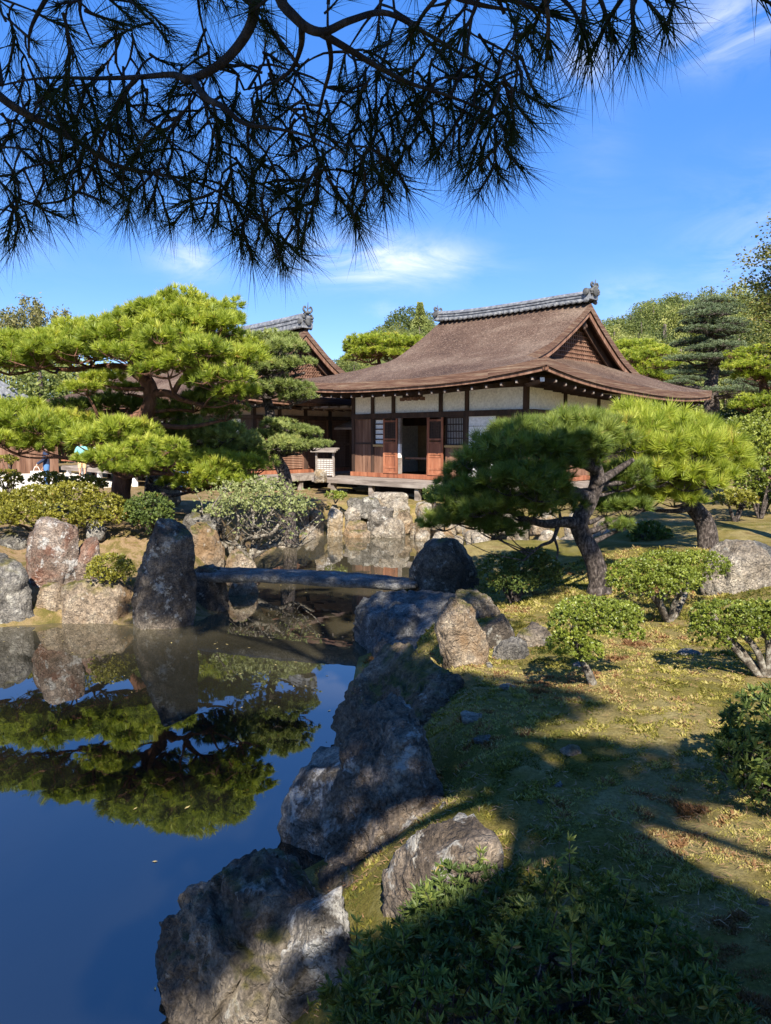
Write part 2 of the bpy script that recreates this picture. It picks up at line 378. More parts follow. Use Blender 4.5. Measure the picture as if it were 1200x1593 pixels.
def bark_roof(name, stops, speck):
    m, nt, N, L = new_mat(name)
    v = coords(N, L, 'Object', (1, 1, 1), False)
    big = noise(N, L, v, 0.55, 6, 0.6, 0.5)
    v2 = coords(N, L, 'Object', (5, 2.6, 5), False)
    fine = noise(N, L, v2, 3.2, 6, 0.75)
    dots = noise(N, L, v, 22, 3, 0.7)
    r = ramp_node(N, stops); L(big, r.inputs[0])
    c = mixc(N, L, 0.8, r.outputs[0], mixc(N, L, maprange(N, L, fine, 0.3, 0.7), (0.22, 0.2, 0.19), (1.9, 1.85, 1.8)), 'MULTIPLY')
    c = mixc(N, L, maprange(N, L, dots, 0.58, 0.66, 0, 0.85), c, speck)
    wv = N('ShaderNodeTexWave'); wv.bands_direction = 'Z'; wv.inputs['Scale'].default_value = 5.5; wv.inputs['Distortion'].default_value = 3; wv.inputs['Detail'].default_value = 4
    L(v, wv.inputs['Vector'])
    h = N('ShaderNodeMath'); h.operation = 'ADD'; L(fine, h.inputs[0])
    h2 = N('ShaderNodeMath'); h2.operation = 'MULTIPLY'; h2.inputs[1].default_value = 0.0; L(wv.outputs[0], h2.inputs[0]); L(h2.outputs[0], h.inputs[1])
    return finish(m, N, L, c, 0.95, h.outputs[0], 0.9, 0.06, 0.15)
M['shingle'] = bark_roof('cypress_bark_roofing', [(0.3, (0.046, 0.028, 0.021)), (0.5, (0.082, 0.053, 0.039)), (0.7, (0.14, 0.104, 0.079))], (0.30, 0.22, 0.165))
M['shingle_edge'] = plain_mat('layered_bark_edge', [(0.3, (0.07, 0.035, 0.025)), (0.5, (0.14, 0.075, 0.05)), (0.7, (0.26, 0.19, 0.13))], 3, (0.3, 0.3, 14), 0.95, 0.9, 0.03)
M['gravel'] = plain_mat('white_sand', [(0.3, (0.46, 0.42, 0.35)), (0.7, (0.60, 0.56, 0.48))], 9, (1, 1, 1), 0.95, 0.5, space='World')
def ground_mat():
    m, nt, N, L = new_mat('moss_and_soil')
    v = coords(N, L, 'World', (1, 1, 1), False)
    n1 = noise(N, L, v, 0.9, 7, 0.62, 0.4); n2 = noise(N, L, v, 55, 8, 0.8); n3 = noise(N, L, v, 3.0, 9, 0.72, 0.7)
    r = ramp_node(N, [(0.30, (0.05, 0.06, 0.011)), (0.43, (0.10, 0.098, 0.018)), (0.50, (0.16, 0.125, 0.04)), (0.58, (0.26, 0.21, 0.10)), (0.66, (0.15, 0.09, 0.045)), (0.75, (0.09, 0.052, 0.025))]); L(n1, r.inputs[0])
    r2 = ramp_node(N, [(0.35, (0.06, 0.068, 0.012)), (0.5, (0.15, 0.115, 0.03)), (0.66, (0.26, 0.225, 0.10))]); L(n3, r2.inputs[0])
    c = mixc(N, L, 0.5, r.outputs[0], r2.outputs[0])
    at = N('ShaderNodeAttribute'); at.attribute_name = 'tone'
    soil = ramp_node(N, [(0.35, (0.075, 0.065, 0.018)), (0.46, (0.14, 0.105, 0.04)), (0.54, (0.24, 0.165, 0.10)), (0.6, (0.15, 0.10, 0.05)), (0.68, (0.13, 0.115, 0.03))]); L(n3, soil.inputs[0])
    c = mixc(N, L, maprange(N, L, at.outputs['Fac'], 0.0, 1.0), c, soil.outputs[0])
    c = mixc(N, L, 0.8, c, mixc(N, L, maprange(N, L, n2, 0.3, 0.7), (0.3, 0.3, 0.28), (1.7, 1.68, 1.6)), 'MULTIPLY')
    h = N('ShaderNodeMath'); h.operation = 'ADD'; L(n2, h.inputs[0]); L(n3, h.inputs[1])
    return finish(m, N, L, c, 1.0, h.outputs[0], 0.8, 0.03, 0.1)
M['ground'] = ground_mat()
def water_mat():
    m, nt, N, L = new_mat('pond_water')
    v = coords(N, L, 'World', (1, 0.55, 1), False)
    n = noise(N, L, v, 3.0, 2, 0.5, 0.5); n2 = noise(N, L, v, 0.6, 3, 0.5)
    at = N('ShaderNodeAttribute'); at.attribute_name = 'tone'
    murk = mixc(N, L, at.outputs['Fac'], mixc(N, L, maprange(N, L, n2, 0.35, 0.7), (0.003, 0.0035, 0.003), (0.008, 0.008, 0.005)), (0.085, 0.072, 0.042))
    finish(m, N, L, murk, 0.015, n, 0.05, 0.03, 0.5)
    m.node_tree.nodes['Principled BSDF'].inputs['IOR'].default_value = 2.35
    return m
M['water'] = water_mat()
M['skin'] = plain_mat('skin', [(0.3, (0.42, 0.24, 0.16)), (0.7, (0.5, 0.3, 0.21))], 5, rough=0.6, bstr=0.02)
def cloth(name, c): return plain_mat(name, [(0.3, tuple(x * 0.85 for x in c)), (0.7, tuple(min(1, x * 1.12) for x in c))], 14, (1, 1, 1), 0.9, 0.15, 0.004)
M['navy'] = cloth('navy_cloth', (0.018, 0.028, 0.06)); M['jeans'] = cloth('blue_denim', (0.07, 0.16, 0.34)); M['teal'] = cloth('teal_cloth', (0.16, 0.42, 0.42))
M['khaki'] = cloth('khaki_cloth', (0.52, 0.36, 0.19)); M['cream_cloth'] = cloth('cream_cloth', (0.75, 0.72, 0.66)); M['grey_cloth'] = cloth('grey_cloth', (0.25, 0.26, 0.28))
M['sky_cloth'] = cloth('pale_blue_cloth', (0.3, 0.45, 0.62)); M['hair'] = cloth('black_hair', (0.012, 0.010, 0.009))
# ------------------------------------------------------------------ ground, pond, sand court
POND_PX = [(330,1593),(372,1480),(470,1352),(505,1335),(480,1310),(525,1200),(530,1120),(548,1040),(574,1000),(566,965),(592,930),(640,915),(662,901),
           (760,890),(850,898),(905,884),(880,866),(790,850),(690,832),(610,829),(530,827),(470,836),(430,852),(398,870),(384,890),(362,920),(350,950),
           (300,970),(250,980),(200,973),(100,970),(0,976),(-250,985),(-700,1000)]
POND = np.array([at_height(x, y, 0.0)[:2] for x, y in POND_PX] + [(-14, 7), (-14, -4), (-1.6, -4), (-1.25, 1.0), (-0.85, 2.5)])
def pond_sd(P):
    """Signed distance to the pond's edge: positive on land."""
    P = np.asarray(P, float); A = POND; B = np.roll(POND, -1, axis=0)
    best = np.full(len(P), 1e9); inside = np.zeros(len(P), bool)
    for a, b in zip(A, B):
        ab = b - a; ap = P - a
        t = np.clip((ap @ ab) / (ab @ ab), 0, 1)
        best = np.minimum(best, np.hypot(*(ap - t[:, None] * ab).T))
        c = ((a[1] > P[:, 1]) != (b[1] > P[:, 1]))
        with np.errstate(divide='ignore', invalid='ignore'):
            xi = (b[0] - a[0]) * (P[:, 1] - a[1]) / (b[1] - a[1]) + a[0]
        inside ^= c & (P[:, 0] < xi)
    return np.where(inside, -best, best)
LAND = np.array([(1, 1.5, 1.0), (3, 2.5, 1.02), (0.2, 3.0, 0.72), (0.9, 4.2, .80), (2, 5, .9), (4, 5, .98), (5, 8, 1.0), (1.0, 6.2, .68), (1.8, 7.5, .72), (3, 9, .76), (.8, 9.6, .48), (1.6, 10.4, .55),
                 (4.5, 11, .95), (9, 17, 1.05), (6, 14, 1.0), (3.5, 13, .85), (10, 8, 1.1), (-4.6, 11.0, .45), (-3.6, 11.4, .55), (-6, 12, .62), (-5, 13.5, 1.05), (-7, 12.5, .95), (-8, 16, 1.15), (-10, 20, 1.0),
                 (-4.3, 14.5, 1.1), (-3, 17, 1.05), (-2.4, 19, .9), (-14, 30, .68), (-12.3, 27, .6), (-12, 24, .65), (0, 21.3, .78), (2, 20.6, .78), (-2, 24, .8), (5, 25, .82), (12, 26, 1.0), (-14, 14, 1.1), (20, 20, 1.2), (0, 45, .9), (-30, 30, .9), (40, 40, 1.2), (0, -20, 1.0), (30, -10, 1.1), (-30, -10, 1.0)])
def land_z(P):
    P = np.asarray(P, float)
    d2 = ((P[:, None, :] - LAND[None, :, :2]) ** 2).sum(2) + 0.15
    w = d2 ** -1.6
    L_ = (w * LAND[None, :, 2]).sum(1) / w.sum(1)
    sd = pond_sd(P)
    n = fbm(np.c_[P * 0.9, np.zeros(len(P))], 3) * 0.10 + fbm(np.c_[P * 4, np.zeros(len(P))], 2) * 0.03
    near = np.clip(1 - np.hypot(P[:, 0], P[:, 1] - 10) / 40, 0, 1)
    L_ = L_ + n * near
    return np.where(sd > 0, L_ * (0.10 + 0.90 * sstep(0, np.where((P[:, 0] > -1.5) & (P[:, 1] < 9), 1.15, 0.8), sd)) - 0.05, -0.05 - 0.7 * sstep(0, 0.6, -sd))
def lz(x, y): return float(land_z(np.array([[x, y]]))[0])
def ground_at(px, py):
    """Where the line of sight through a pixel meets the land."""
    z = 0.8
    for _ in range(12):
        p = at_height(px, py, z); z = 0.5 * z + 0.5 * max(lz(p[0], p[1]), -0.05)
    return at_height(px, py, z)
def build_ground():
    xs = np.concatenate([np.linspace(-900, -40, 12), np.linspace(-38, -9.3, 60), np.arange(-9, 9, 0.11), np.linspace(9.3, 38, 60), np.linspace(40, 900, 12)])
    ys = np.concatenate([np.linspace(-300, -5, 10), np.arange(-4, 23, 0.11), np.linspace(23.3, 60, 70), np.linspace(64, 900, 14)])
    X, Y = np.meshgrid(xs, ys); P = np.c_[X.ravel(), Y.ravel()]
    Z = np.concatenate([land_z(c) for c in np.array_split(P, 12)])
    nx, ny = len(xs), len(ys)
    i = np.arange(nx * ny).reshape(ny, nx)
    F = np.stack([i[:-1, :-1], i[:-1, 1:], i[1:, 1:], i[1:, :-1]], -1).reshape(-1, 4)
    nz = fbm(np.c_[P * 0.35, np.ones(len(P))], 3)
    soil = np.clip(sstep(-1.0, -3.0, P[:, 0]) * sstep(9, 10.5, P[:, 1]) * 0.85 + sstep(11, 17, P[:, 1]) * 0.45 + nz * 0.5, 0, 1)
    g = Geo(); g.add(np.c_[P, Z], F, 0, soil)
    tag(g.build('ground', M['ground'], smooth=True), kind='structure')
build_ground()
g = Geo(); _x = np.concatenate([[-60], np.linspace(-14, 9, 70), [14]]); _y = np.linspace(-6, 24, 90); _X, _Y = np.meshgrid(_x, _y); _P = np.c_[_X.ravel(), _Y.ravel()]
_i = np.arange(_X.size).reshape(_X.shape)                     # silt clouds the shallows along the far and left banks
_deep = np.clip(-pond_sd(_P), 0, 9); _silt = np.exp(-_deep / 0.9) * sstep(6.5, 9.0, _P[:, 1]) * .75 + sstep(11, 14, _P[:, 1]) * .35
g.add(np.c_[_P, 0 * _P[:, 0]], np.stack([_i[:-1, :-1], _i[:-1, 1:], _i[1:, 1:], _i[1:, :-1]], -1).reshape(-1, 4), 0, np.clip(_silt, 0, 1))
tag(g.build('pond_water', M['water']), kind='structure')
def build_floating_leaves():
    rs = np.random.RandomState(12); n = 700; P = np.c_[rs.uniform(-6, 1.5, n), 2.5 + 13 * rs.rand(n)]; sd = pond_sd(P); P = P[(sd < -.04) & (rs.rand(n) < np.exp(sd / .8) * .8 + .06)]; n = len(P)
    a = rs.rand(n) * 6.283; L_ = .012 + .018 * rs.rand(n); D = np.c_[np.cos(a), np.sin(a), 0 * a] * L_[:, None]; S = np.c_[-np.sin(a), np.cos(a), 0 * a] * L_[:, None] * .35; B_ = np.c_[P, np.full(n, .004)]
    V = np.stack([B_ - D, B_ - S, B_ + D, B_ + S], 1).reshape(-1, 3)
    g = Geo(); g.add(V, np.arange(4 * n).reshape(-1, 4)); tag(g.build('floating_leaves', plain_mat('fallen_leaf', [(.3, (.18, .13, .04)), (.7, (.42, .34, .14))], 2, space='World')), 'tiny fallen leaves floating on the pond near its edges', None, None, 'stuff')
build_floating_leaves()
def build_court():
    # the raised bed of white sand, raked in long ridges
    g = Geo(); n = 90
    A = np.array([-21.0, 21.5]); u = np.array([0.78, 0.62]); v = np.array([-0.62, 0.78])
    V = []; 
    for j in range(n):
        for i in range(2):
            p = A + u * (i * 14.0) + v * (j * 0.11)
            V.append((p[0], p[1], lz(p[0], p[1]) + 0.05 + (0.04 if (j // 3) % 2 else 0.0)))
    F = [(2 * j, 2 * j + 1, 2 * j + 3, 2 * j + 2) for j in range(n - 1)]
    g.add(V, F)
    V = np.array(V); lo = V.copy(); lo[:, 2] -= 0.3
    ring = list(range(0, 2 * n, 2)) + list(range(2 * n - 1, 0, -2))
    W_ = np.concatenate([V[ring], lo[ring]]); k = len(ring)
    g.add(W_, [(a, (a + 1) % k, k + (a + 1) % k, k + a) for a in range(k)])
    tag(g.build('sand_terrace', M['gravel']), kind='structure')
build_court()
def build_needles():
    rs = np.random.RandomState(31); n = 3600
    d = 1.8 + 7 * rs.rand(n) ** 1.4; P = np.c_[(rs.rand(n) * .75 - .12) * d, d]; P = P[(pond_sd(P) > .2) & (fbm(np.c_[P * .8, np.zeros(n)], 3) > -.08)]; n = len(P)
    z = land_z(P) + .012 + .002 * P[:, 1]; a = rs.rand(n) * 6.283; L_ = .03 + .04 * rs.rand(n); w = .0011 + .0006 * P[:, 1]
    D = np.c_[np.cos(a), np.sin(a), (rs.rand(n) - .5) * .3]; S = np.c_[-np.sin(a), np.cos(a), np.zeros(n)] * w[:, None]; B_ = np.c_[P, z]
    V = np.stack([B_ - S, B_ + S, B_ + D * L_[:, None]], 1).reshape(-1, 3)
    g = Geo(); g.add(V, np.arange(3 * n).reshape(-1, 3)); tag(g.build('fallen_needles', plain_mat('dry_needles', [(.3, (.16, .08, .035)), (.7, (.36, .22, .11))], 3, space='World')), 'dry fallen pine needles strewn over the moss', None, None, 'stuff')
build_needles()
def build_moss():
    rs = np.random.RandomState(3)
    n = 640000
    d = 1.7 + 9.5 * rs.rand(n) ** 1.5
    x = (rs.rand(n) * 0.75 - 0.12) * d
    P = np.c_[x, d]
    P = P[pond_sd(P) > 0.12]
    z = np.concatenate([land_z(c) for c in np.array_split(P, 10)])
    patch = fbm(np.c_[P * 1.1, np.zeros(len(P))], 4); patch2 = fbm(np.c_[P * 3.7, np.ones(len(P))], 3)
    keep = rs.rand(len(P)) < np.clip(0.72 + 2.0 * patch2 + 1.0 * patch, 0.4, 1)
    P, z, patch, patch2 = P[keep], z[keep], patch[keep], patch2[keep]; n = len(P)
    h = (0.0034 + 0.0014 * P[:, 1]) * (0.5 + rs.rand(n)) * (1 + 1.2 * np.clip(patch2, -.4, .6))
    fine = fbm(np.c_[P * 8.5, np.ones(n) * 4], 3); h = h * np.clip(1 + 4.0 * fine, .35, 2.6)      # cushions of moss with lower gaps between
    a = rs.rand(n) * 6.283; lean = (rs.rand(n, 2) - 0.5) * 2.6
    base = np.c_[P, z - 0.004]
    w = h * 0.5
    dx = np.c_[np.cos(a) * w, np.sin(a) * w, np.zeros(n)]
    V = np.stack([base - dx, base + dx, base + np.c_[lean * h[:, None], h]], 1).reshape(-1, 3)
    tone = np.clip(0.45 + 1.5 * patch + 0.5 * patch2 + 0.9 * fine + (rs.rand(n) - 0.5) * 0.3, 0, 1)
    g = Geo(); g.add(V, np.arange(3 * n).reshape(-1, 3), 0, np.repeat(tone, 3))
    tag(g.build('moss', M['moss_tuft']), 'low moss sprigs carpeting the bank', None, None, 'stuff')
build_moss()

# ------------------------------------------------------------------ rocks
_ICO = {}
def ico(sub):
    if sub not in _ICO:
        bm = bmesh.new(); bmesh.ops.create_icosphere(bm, subdivisions=sub, radius=1.0)
        V = np.array([v.co[:] for v in bm.verts]); F = np.array([[v.index for v in f.verts] for f in bm.faces]); bm.free()
        _ICO[sub] = (V, F)
    return _ICO[sub]
def hull_shape(pts, sub, k, disp, seed, rough=1.0, grow=1.08):
    bm = bmesh.new()
    for p in pts: bm.verts.new(p)
    bmesh.ops.convex_hull(bm, input=bm.verts)
    bm.normal_update()
    lo, hi = pts.min(0), pts.max(0); c = (lo + hi) / 2; s = np.maximum((hi - lo) / 2, 0.02)
    N_, D_ = [], []
    for f in bm.faces:
        nrm = np.array(f.normal[:])
        if np.linalg.norm(nrm) < 0.5: continue
        dd = nrm @ (np.array(f.verts[0].co[:]) - c)
        if dd < 0: nrm, dd = -nrm, -dd
        N_.append(nrm); D_.append(max(dd, 0.01))
    bm.free()
    N_ = np.array(N_); D_ = np.array(D_)
    # merge coplanar planes so that triangulated faces do not count twice
    key = np.round(np.c_[N_, D_ / s.mean()], 1); _, ix = np.unique(key, axis=0, return_index=True)
    N_, D_ = N_[ix], D_[ix]
    d, F = ico(sub); dirs = d * s
    q = np.clip(dirs @ N_.T / D_, 0, None)
    r = 1.0 / (np.power(q, k).sum(1) ** (1.0 / k) + 1e-9)
    V = c + dirs * r[:, None]
    size = float(np.cbrt(s.prod()))
    o = np.array([seed * 3.71, seed * 1.37, seed * 2.11])
    Q = (V - c) / size
    out = d * 1.0
    warp = fbm(Q * 0.9 + o + 9, 2)[:, None] * 0.5
    n1 = fbm(Q * 1.1 + o + warp, 3); n2 = fbm(Q * 2.6 + o, 4, 0.55, True) - 0.22; n3 = fbm(Q * 8 + o, 3, 0.6)
    terr = Q[:, 2] * 2.2 + n1 * 1.5 + Q[:, 0] * 0.8; terr = (terr - np.floor(terr)); terr = np.where(terr < 0.8, terr / 0.8, (1 - terr) / 0.2) - 0.5
    V = c + (V - c) * grow
    V = V + out * (size * disp * (0.45 * n1 + 0.75 * n2 + 0.12))[:, None]
    # broken faces: clip the lump with a handful of planes, then roughen what is left
    rp = np.random.RandomState(int(seed * 13) % 9973)
    for _ in range(16 if k < 24 else 5):
        nv = rp.normal(size=3) * np.array([1, 1, .8]); nv /= np.linalg.norm(nv)
        pr = (V - c) @ nv; lim = pr.max() * rp.uniform(.74, .95)
        V = V - np.clip(pr - lim, 0, None)[:, None] * nv * .93
    # fractures: blocks standing a little in or out of each other, with a dark crack between
    nc = 30; cell = rp.uniform(-1.25, 1.25, (nc, 3)) * (s / size); off = rp.uniform(-1, 1, nc)
    Q2 = (V - c) / size + 0.16 * np.stack([fbm(Q * 2.4 + o + 3, 3), fbm(Q * 2.4 + o + 7, 3), fbm(Q * 2.4 + o + 13, 3)], 1)
    st = np.array([1.0, 1.0, .72]); dd = np.sqrt((((Q2 * st)[:, None, :] - (cell * st)[None]) ** 2).sum(2)); od = np.sort(dd, 1)[:, :2]; ci = np.argmin(dd, 1)
    gap = od[:, 1] - od[:, 0]
    V = V + out * (size * (0.085 * off[ci] * sstep(0, .045, gap) - 0.075 * np.exp(-gap / .03)))[:, None] * (disp / .3)
    V = V + out * (size * disp * (0.34 * n3 * rough + 0.05 * terr + 0.2 * (fbm(Q * 19 + o, 2))))[:, None]
    return V, F
def rock(label, pts, mat, seed=1, sub=4, k=11, disp=0.34, group=None, name='rock', cat='rock', grow=1.08):
    pts = np.asarray(pts, float)
    V, F = hull_shape(pts, min(sub + 1, 6) if sub < 5 else sub, k * 1.9, disp * 1.25, seed, grow=grow)
    loc = np.array([pts[:, 0].mean(), pts[:, 1].mean(), pts[:, 2].min()])
    g = Geo(); g.add(V - loc, F)
    o = g.build(name, M[mat], smooth=True); o.location = loc
    return tag(o, label, cat, group)
def rows_pts(rows, d, t=0.8, sink=0.35):
    """Silhouette rows (pixel y, left x, right x) at distance d, given thickness t times the width."""
    out = []
    for i, row in enumerate(rows):
        y, xl, xr = row[:3]; dd = row[3] if len(row) > 3 else d
        a, b = at_depth(xl, y, dd), at_depth(xr, y, dd); m = (a + b) / 2; w = (b - a) / 2; W_ = np.linalg.norm(w)
        for f, s in ((-1, 0), (1, 0), (-0.55, -1), (0.5, -0.9), (-0.5, 1), (0.55, 0.9)):
            p = m + w * f; p[1] += s * W_ * t; out.append(p)
            if i == len(rows) - 1:
                q = p.copy(); q[2] -= sink; out.append(q)
    return np.array(out)
def zpts(lst, sink=0.3, shrink=0.9):
    P = np.array([at_height(x, y, z) for x, y, z in lst]); c = P.mean(0)
    low = c + (P - c) * shrink; low[:, 2] = np.minimum(P[:, 2] - 0.1, P[:, 2].min() - sink + 0 * P[:, 2])
    return np.concatenate([P, low])
# right shore, from the near corner of the frame away to the bridge
rock('big dark wedge shaped rock at the water, nearest the bottom left corner', zpts([(212,1500,0),(275,1605,0),(375,1620,.2),(385,1362,.55),(425,1366,.6),(500,1384,.6),(528,1415,.55),(300,1412,.42),(250,1455,.2),(440,1345,.2),(350,1545,.3)]), 'rock_dark', 3, 6, 12, .30)
rock('pale ridged rock leaning against the dark wedge rock, partly sunlit', zpts([(358,1540,.12),(362,1605,.08),(450,1600,.2),(545,1480,.45),(540,1530,.4),(528,1400,.62),(494,1376,.72),(447,1440,.48),(480,1480,.52),(365,1515,.2)]), 'rock_light', 5, 6, 14, .24)
rock('tall rough brown boulder, biggest on the near shore', zpts([(588,1097,.98),(640,1106,1.0),(686,1150,.92),(690,1205,.75),(662,1275,.55),(505,1352,0),(492,1325,.05),(512,1205,.5),(540,1125,.88),(556,1375,.15),(625,1350,.35),(600,1090,.9)]), 'rock_warm', 8, 6, 12, .30)
rock('low grey slanting rock dipping into the water left of the tall boulder', zpts([(495,1165,.42),(540,1163,.5),(436,1262,.16),(432,1312,0),(492,1335,0),(468,1218,.38),(535,1250,.42),(545,1180,.5)]), 'rock_light', 11, 5, 12, .2)
rock('wide mossy brown rock behind the tall boulder', zpts([(603,1012,.72),(650,1016,.8),(700,1042,.74),(722,1062,.66),(522,1158,0),(518,1120,.12),(542,1058,.46),(690,1095,.62),(560,1160,.2),(640,1150,.4)]), 'rock_brown', 13, 6, 12, .28)
rock('low pale rock beside the azalea bush, dappled with sun', zpts([(678,1278,.98),(740,1288,.98),(772,1315,.97),(602,1345,.66),(586,1398,.52),(645,1408,.66),(715,1352,.93),(640,1302,.88),(730,1276,.95)]), 'rock_warm', 17, 5, 12, .25)
rock('small dark rock at the foot of the tall boulder', zpts([(492,1345,.12),(530,1340,.3),(562,1370,.35),(556,1390,.3),(500,1375,.15),(520,1392,.2)], .2), 'rock_dark', 19, 4, 12, .2)
rock('broad blue grey rock at the bridge end, largest of the far shore', zpts([(562,928,.46),(640,915,.66),(694,922,.7),(716,950,.62),(548,962,.22),(556,990,0),(590,1010,.05),(660,985,.5),(690,990,.6),(580,960,.42)]), 'slab', 23, 5, 11, .28)
rock('low rough grey rock between the broad rock and the mossy rock', zpts([(585,985,.3),(625,972,.42),(665,985,.5),(672,1010,.5),(575,1010,.05),(580,1035,.05),(650,1030,.5)]), 'slab', 29, 5, 12, .25)
rock('pointed upright stone patched with pale lichen', rows_pts([(936,698,712),(948,688,735),(985,680,752),(1020,690,758),(1040,715,745)], 6.35, .55), 'rock_tan', 31, 5, 14, .2)
rock('rounded dark boulder at the right end of the stone bridge', rows_pts([(843,668,712),(852,650,735),(875,638,743),(900,636,744),(915,640,742)], 10.3, .7), 'rock_dark', 37, 5, 9, .12)
rock('dark jagged rock under the small shaded shrub', rows_pts([(922,710,752),(935,700,768),(955,705,775)], 8.0, .7), 'rock_dark', 41, 4, 12, .3)
rock('flat topped rock right of the pointed stone', rows_pts([(961,748,792),(975,745,800),(1005,748,802)], 6.9, .8), 'rock_dark', 43, 4, 16, .16)
rock('low grey sunlit rock below the flat topped rock', rows_pts([(998,772,812),(1008,765,822),(1022,764,825)], 6.5, .6), 'rock_grey', 47, 4, 12, .22)
rock('grey shaded rock running behind the small bright bush', rows_pts([(972,800,850),(990,800,862),(1022,805,868)], 6.8, .6), 'rock_dark', 53, 4, 12, .22)
rock('large squarish sunlit boulder at the right edge with a mauve stain', rows_pts([(850,1118,1182),(866,1104,1200),(895,1098,1205),(924,1094,1208)], 8.6, .8), 'rock_pale', 59, 5, 16, .16)
rock('dark boulder at the right edge behind the squarish one', rows_pts([(846,1150,1205),(862,1140,1225),(890,1140,1235)], 9.8, .7), 'slab', 61, 4, 11, .2)
for lab, x, y, w, h, dep, m, sd in (('flat white stone set in the shaded moss', 735, 1116, 28, 8, .6, 'rock_pale', 1), ('pinkish flat stone in sunlit moss by the mossy rock', 791, 1072, 19, 8, .7, 'rock_pale', 2), ('blue grey stone in the shadow of the right bush', 1073, 1018, 25, 9, .6, 'slab', 3),
                                ('brown flat stone in the middle of the sunny moss', 890, 1170, 20, 12, .7, 'rock_tan', 4), ('tiny grey stone in the shaded moss, right of the other', 868, 1222, 8, 6, .8, 'rock_grey', 5), ('small grey stone in the shaded moss below the tiny one', 842, 1249, 8, 7, .8, 'rock_grey', 6),
                                ('dull stone in shade below the flat white stone', 752, 1150, 16, 6, .8, 'rock_grey', 7), ('small stone against the right flank of the tall boulder', 690, 1253, 9, 8, .8, 'rock_dark', 8), ('flat stone half buried in moss at the right edge', 1192, 1405, 18, 9, .7, 'rock_grey', 9),
                                ('grey stone behind the trunk of the small bright bush', 905, 1035, 16, 6, .7, 'slab', 10), ('round stone at the foot of the pointed stone', 762, 1037, 8, 9, .8, 'rock_grey', 12)):
    p = ground_at(x, y); s = p[1] / FPX
    hw, hh = w * s, h * s
    P = [p + np.array(q) for q in ((-hw, 0, .0), (hw, .1 * hw, .0), (-.5 * hw, -dep * hw, .0), (.6 * hw, -dep * hw, 0), (-.4 * hw, dep * hw, .02), (.5 * hw, dep * hw, .02), (-.6 * hw, 0, hh * .6), (.5 * hw, -.2 * hw, hh * .55), (0, .4 * hw, hh * .7), (0, 0, -.12))]
    rock(lab, P, m, sd, 3, 12, .22, 'stones lying in the moss')
# left bank
rock('big grey boulder cut by the left edge of the frame', rows_pts([(868,-40,8),(884,-50,30),(915,-60,52),(950,-60,62),(976,-60,64)], 10.3, .5), 'rock_grey', 67, 5, 12, .25)
rock('tall reddish stone speckled white, standing on the left bank', rows_pts([(803,72,112),(812,58,120),(840,47,122),(880,43,119),(918,50,112)], 10.9, .5), 'rock_red', 71, 5, 14, .14)
rock('short red brown stone beside the tall reddish stone', rows_pts([(838,128,150),(850,120,154),(880,114,148),(915,112,146)], 11.0, .7), 'rock_red', 73, 4, 13, .2)
rock('wide pale stone at the water below the small round bush', rows_pts([(906,118,172),(920,98,208),(948,86,222),(978,82,222)], 10.5, .5), 'rock_tan', 79, 5, 12, .25)
rock('small pale block between the big boulder and the wide pale stone', rows_pts([(912,68,100),(930,58,110),(974,56,112)], 10.6, .8), 'rock_tan', 83, 4, 13, .22)
rock('tall dark standing stone beside the left end of the bridge', rows_pts([(806,262,284),(814,246,295),(850,234,300),(890,218,302),(940,208,302),(986,212,292)], 10.1, .55), 'rock_dark', 89, 6, 14, .14)
rock('dark low rock in shade under the left end of the bridge', rows_pts([(886,300,338),(905,298,350),(940,294,356),(968,292,352)], 11.0, .7), 'rock_dark', 97, 4, 11, .25)
rock('lumpy sunlit rock behind the dark standing stone', rows_pts([(818,300,338),(835,296,346),(862,298,348),(885,300,346)], 12.8, .7), 'rock_tan', 101, 4, 11, .28)
rock('dark rock overhung by the twisted shrub', rows_pts([(802,292,335),(812,288,345),(828,290,345)], 13.4, .7), 'rock_grey', 103, 4, 12, .25)
rock('ochre mossy rock seen under the bridge deck', rows_pts([(905,355,398),(925,350,400),(945,352,390)], 12.2, .7), 'rock_tan', 107, 4, 11, .3)
rock('rust brown rock at the foot of the twisted shrub', rows_pts([(862,352,392),(880,345,402),(900,350,400)], 12.8, .7), 'rock_tan', 109, 4, 11, .3)
rock('grey white stone on the bare earth behind the low pine', rows_pts([(732,246,268),(742,236,277),(768,234,279)], 17.5, .7), 'rock_pale', 113, 4, 12, .2)
rock('pale low stone left of the pond edge shrub', rows_pts([(842,430,462),(850,424,468),(862,424,466)], 17.6, .7), 'rock_wall', 127, 4, 11, .25)
for i, (x, y, w, h) in ((0, (20, 842, 22, 14)), (1, (150, 822, 14, 12)), (4, (75, 826, 16, 10))):
    rock(['blue grey stone under the left end of the hedge', 'pale stone under the hedge behind the tall reddish stone', 'rounded stone below the dark round bush', 'small stone left of the lumpy sunlit rock', 'stone in shade under the middle of the hedge', 'little stone below the right end of the hedge'][i],
         rows_pts([(y - h, x - w * .6, x + w * .6), (y - h * .4, x - w, x + w), (y, x - w, x + w)], 12.6, .8, .2), 'rock_grey', 131 + i, 3, 11, .25)
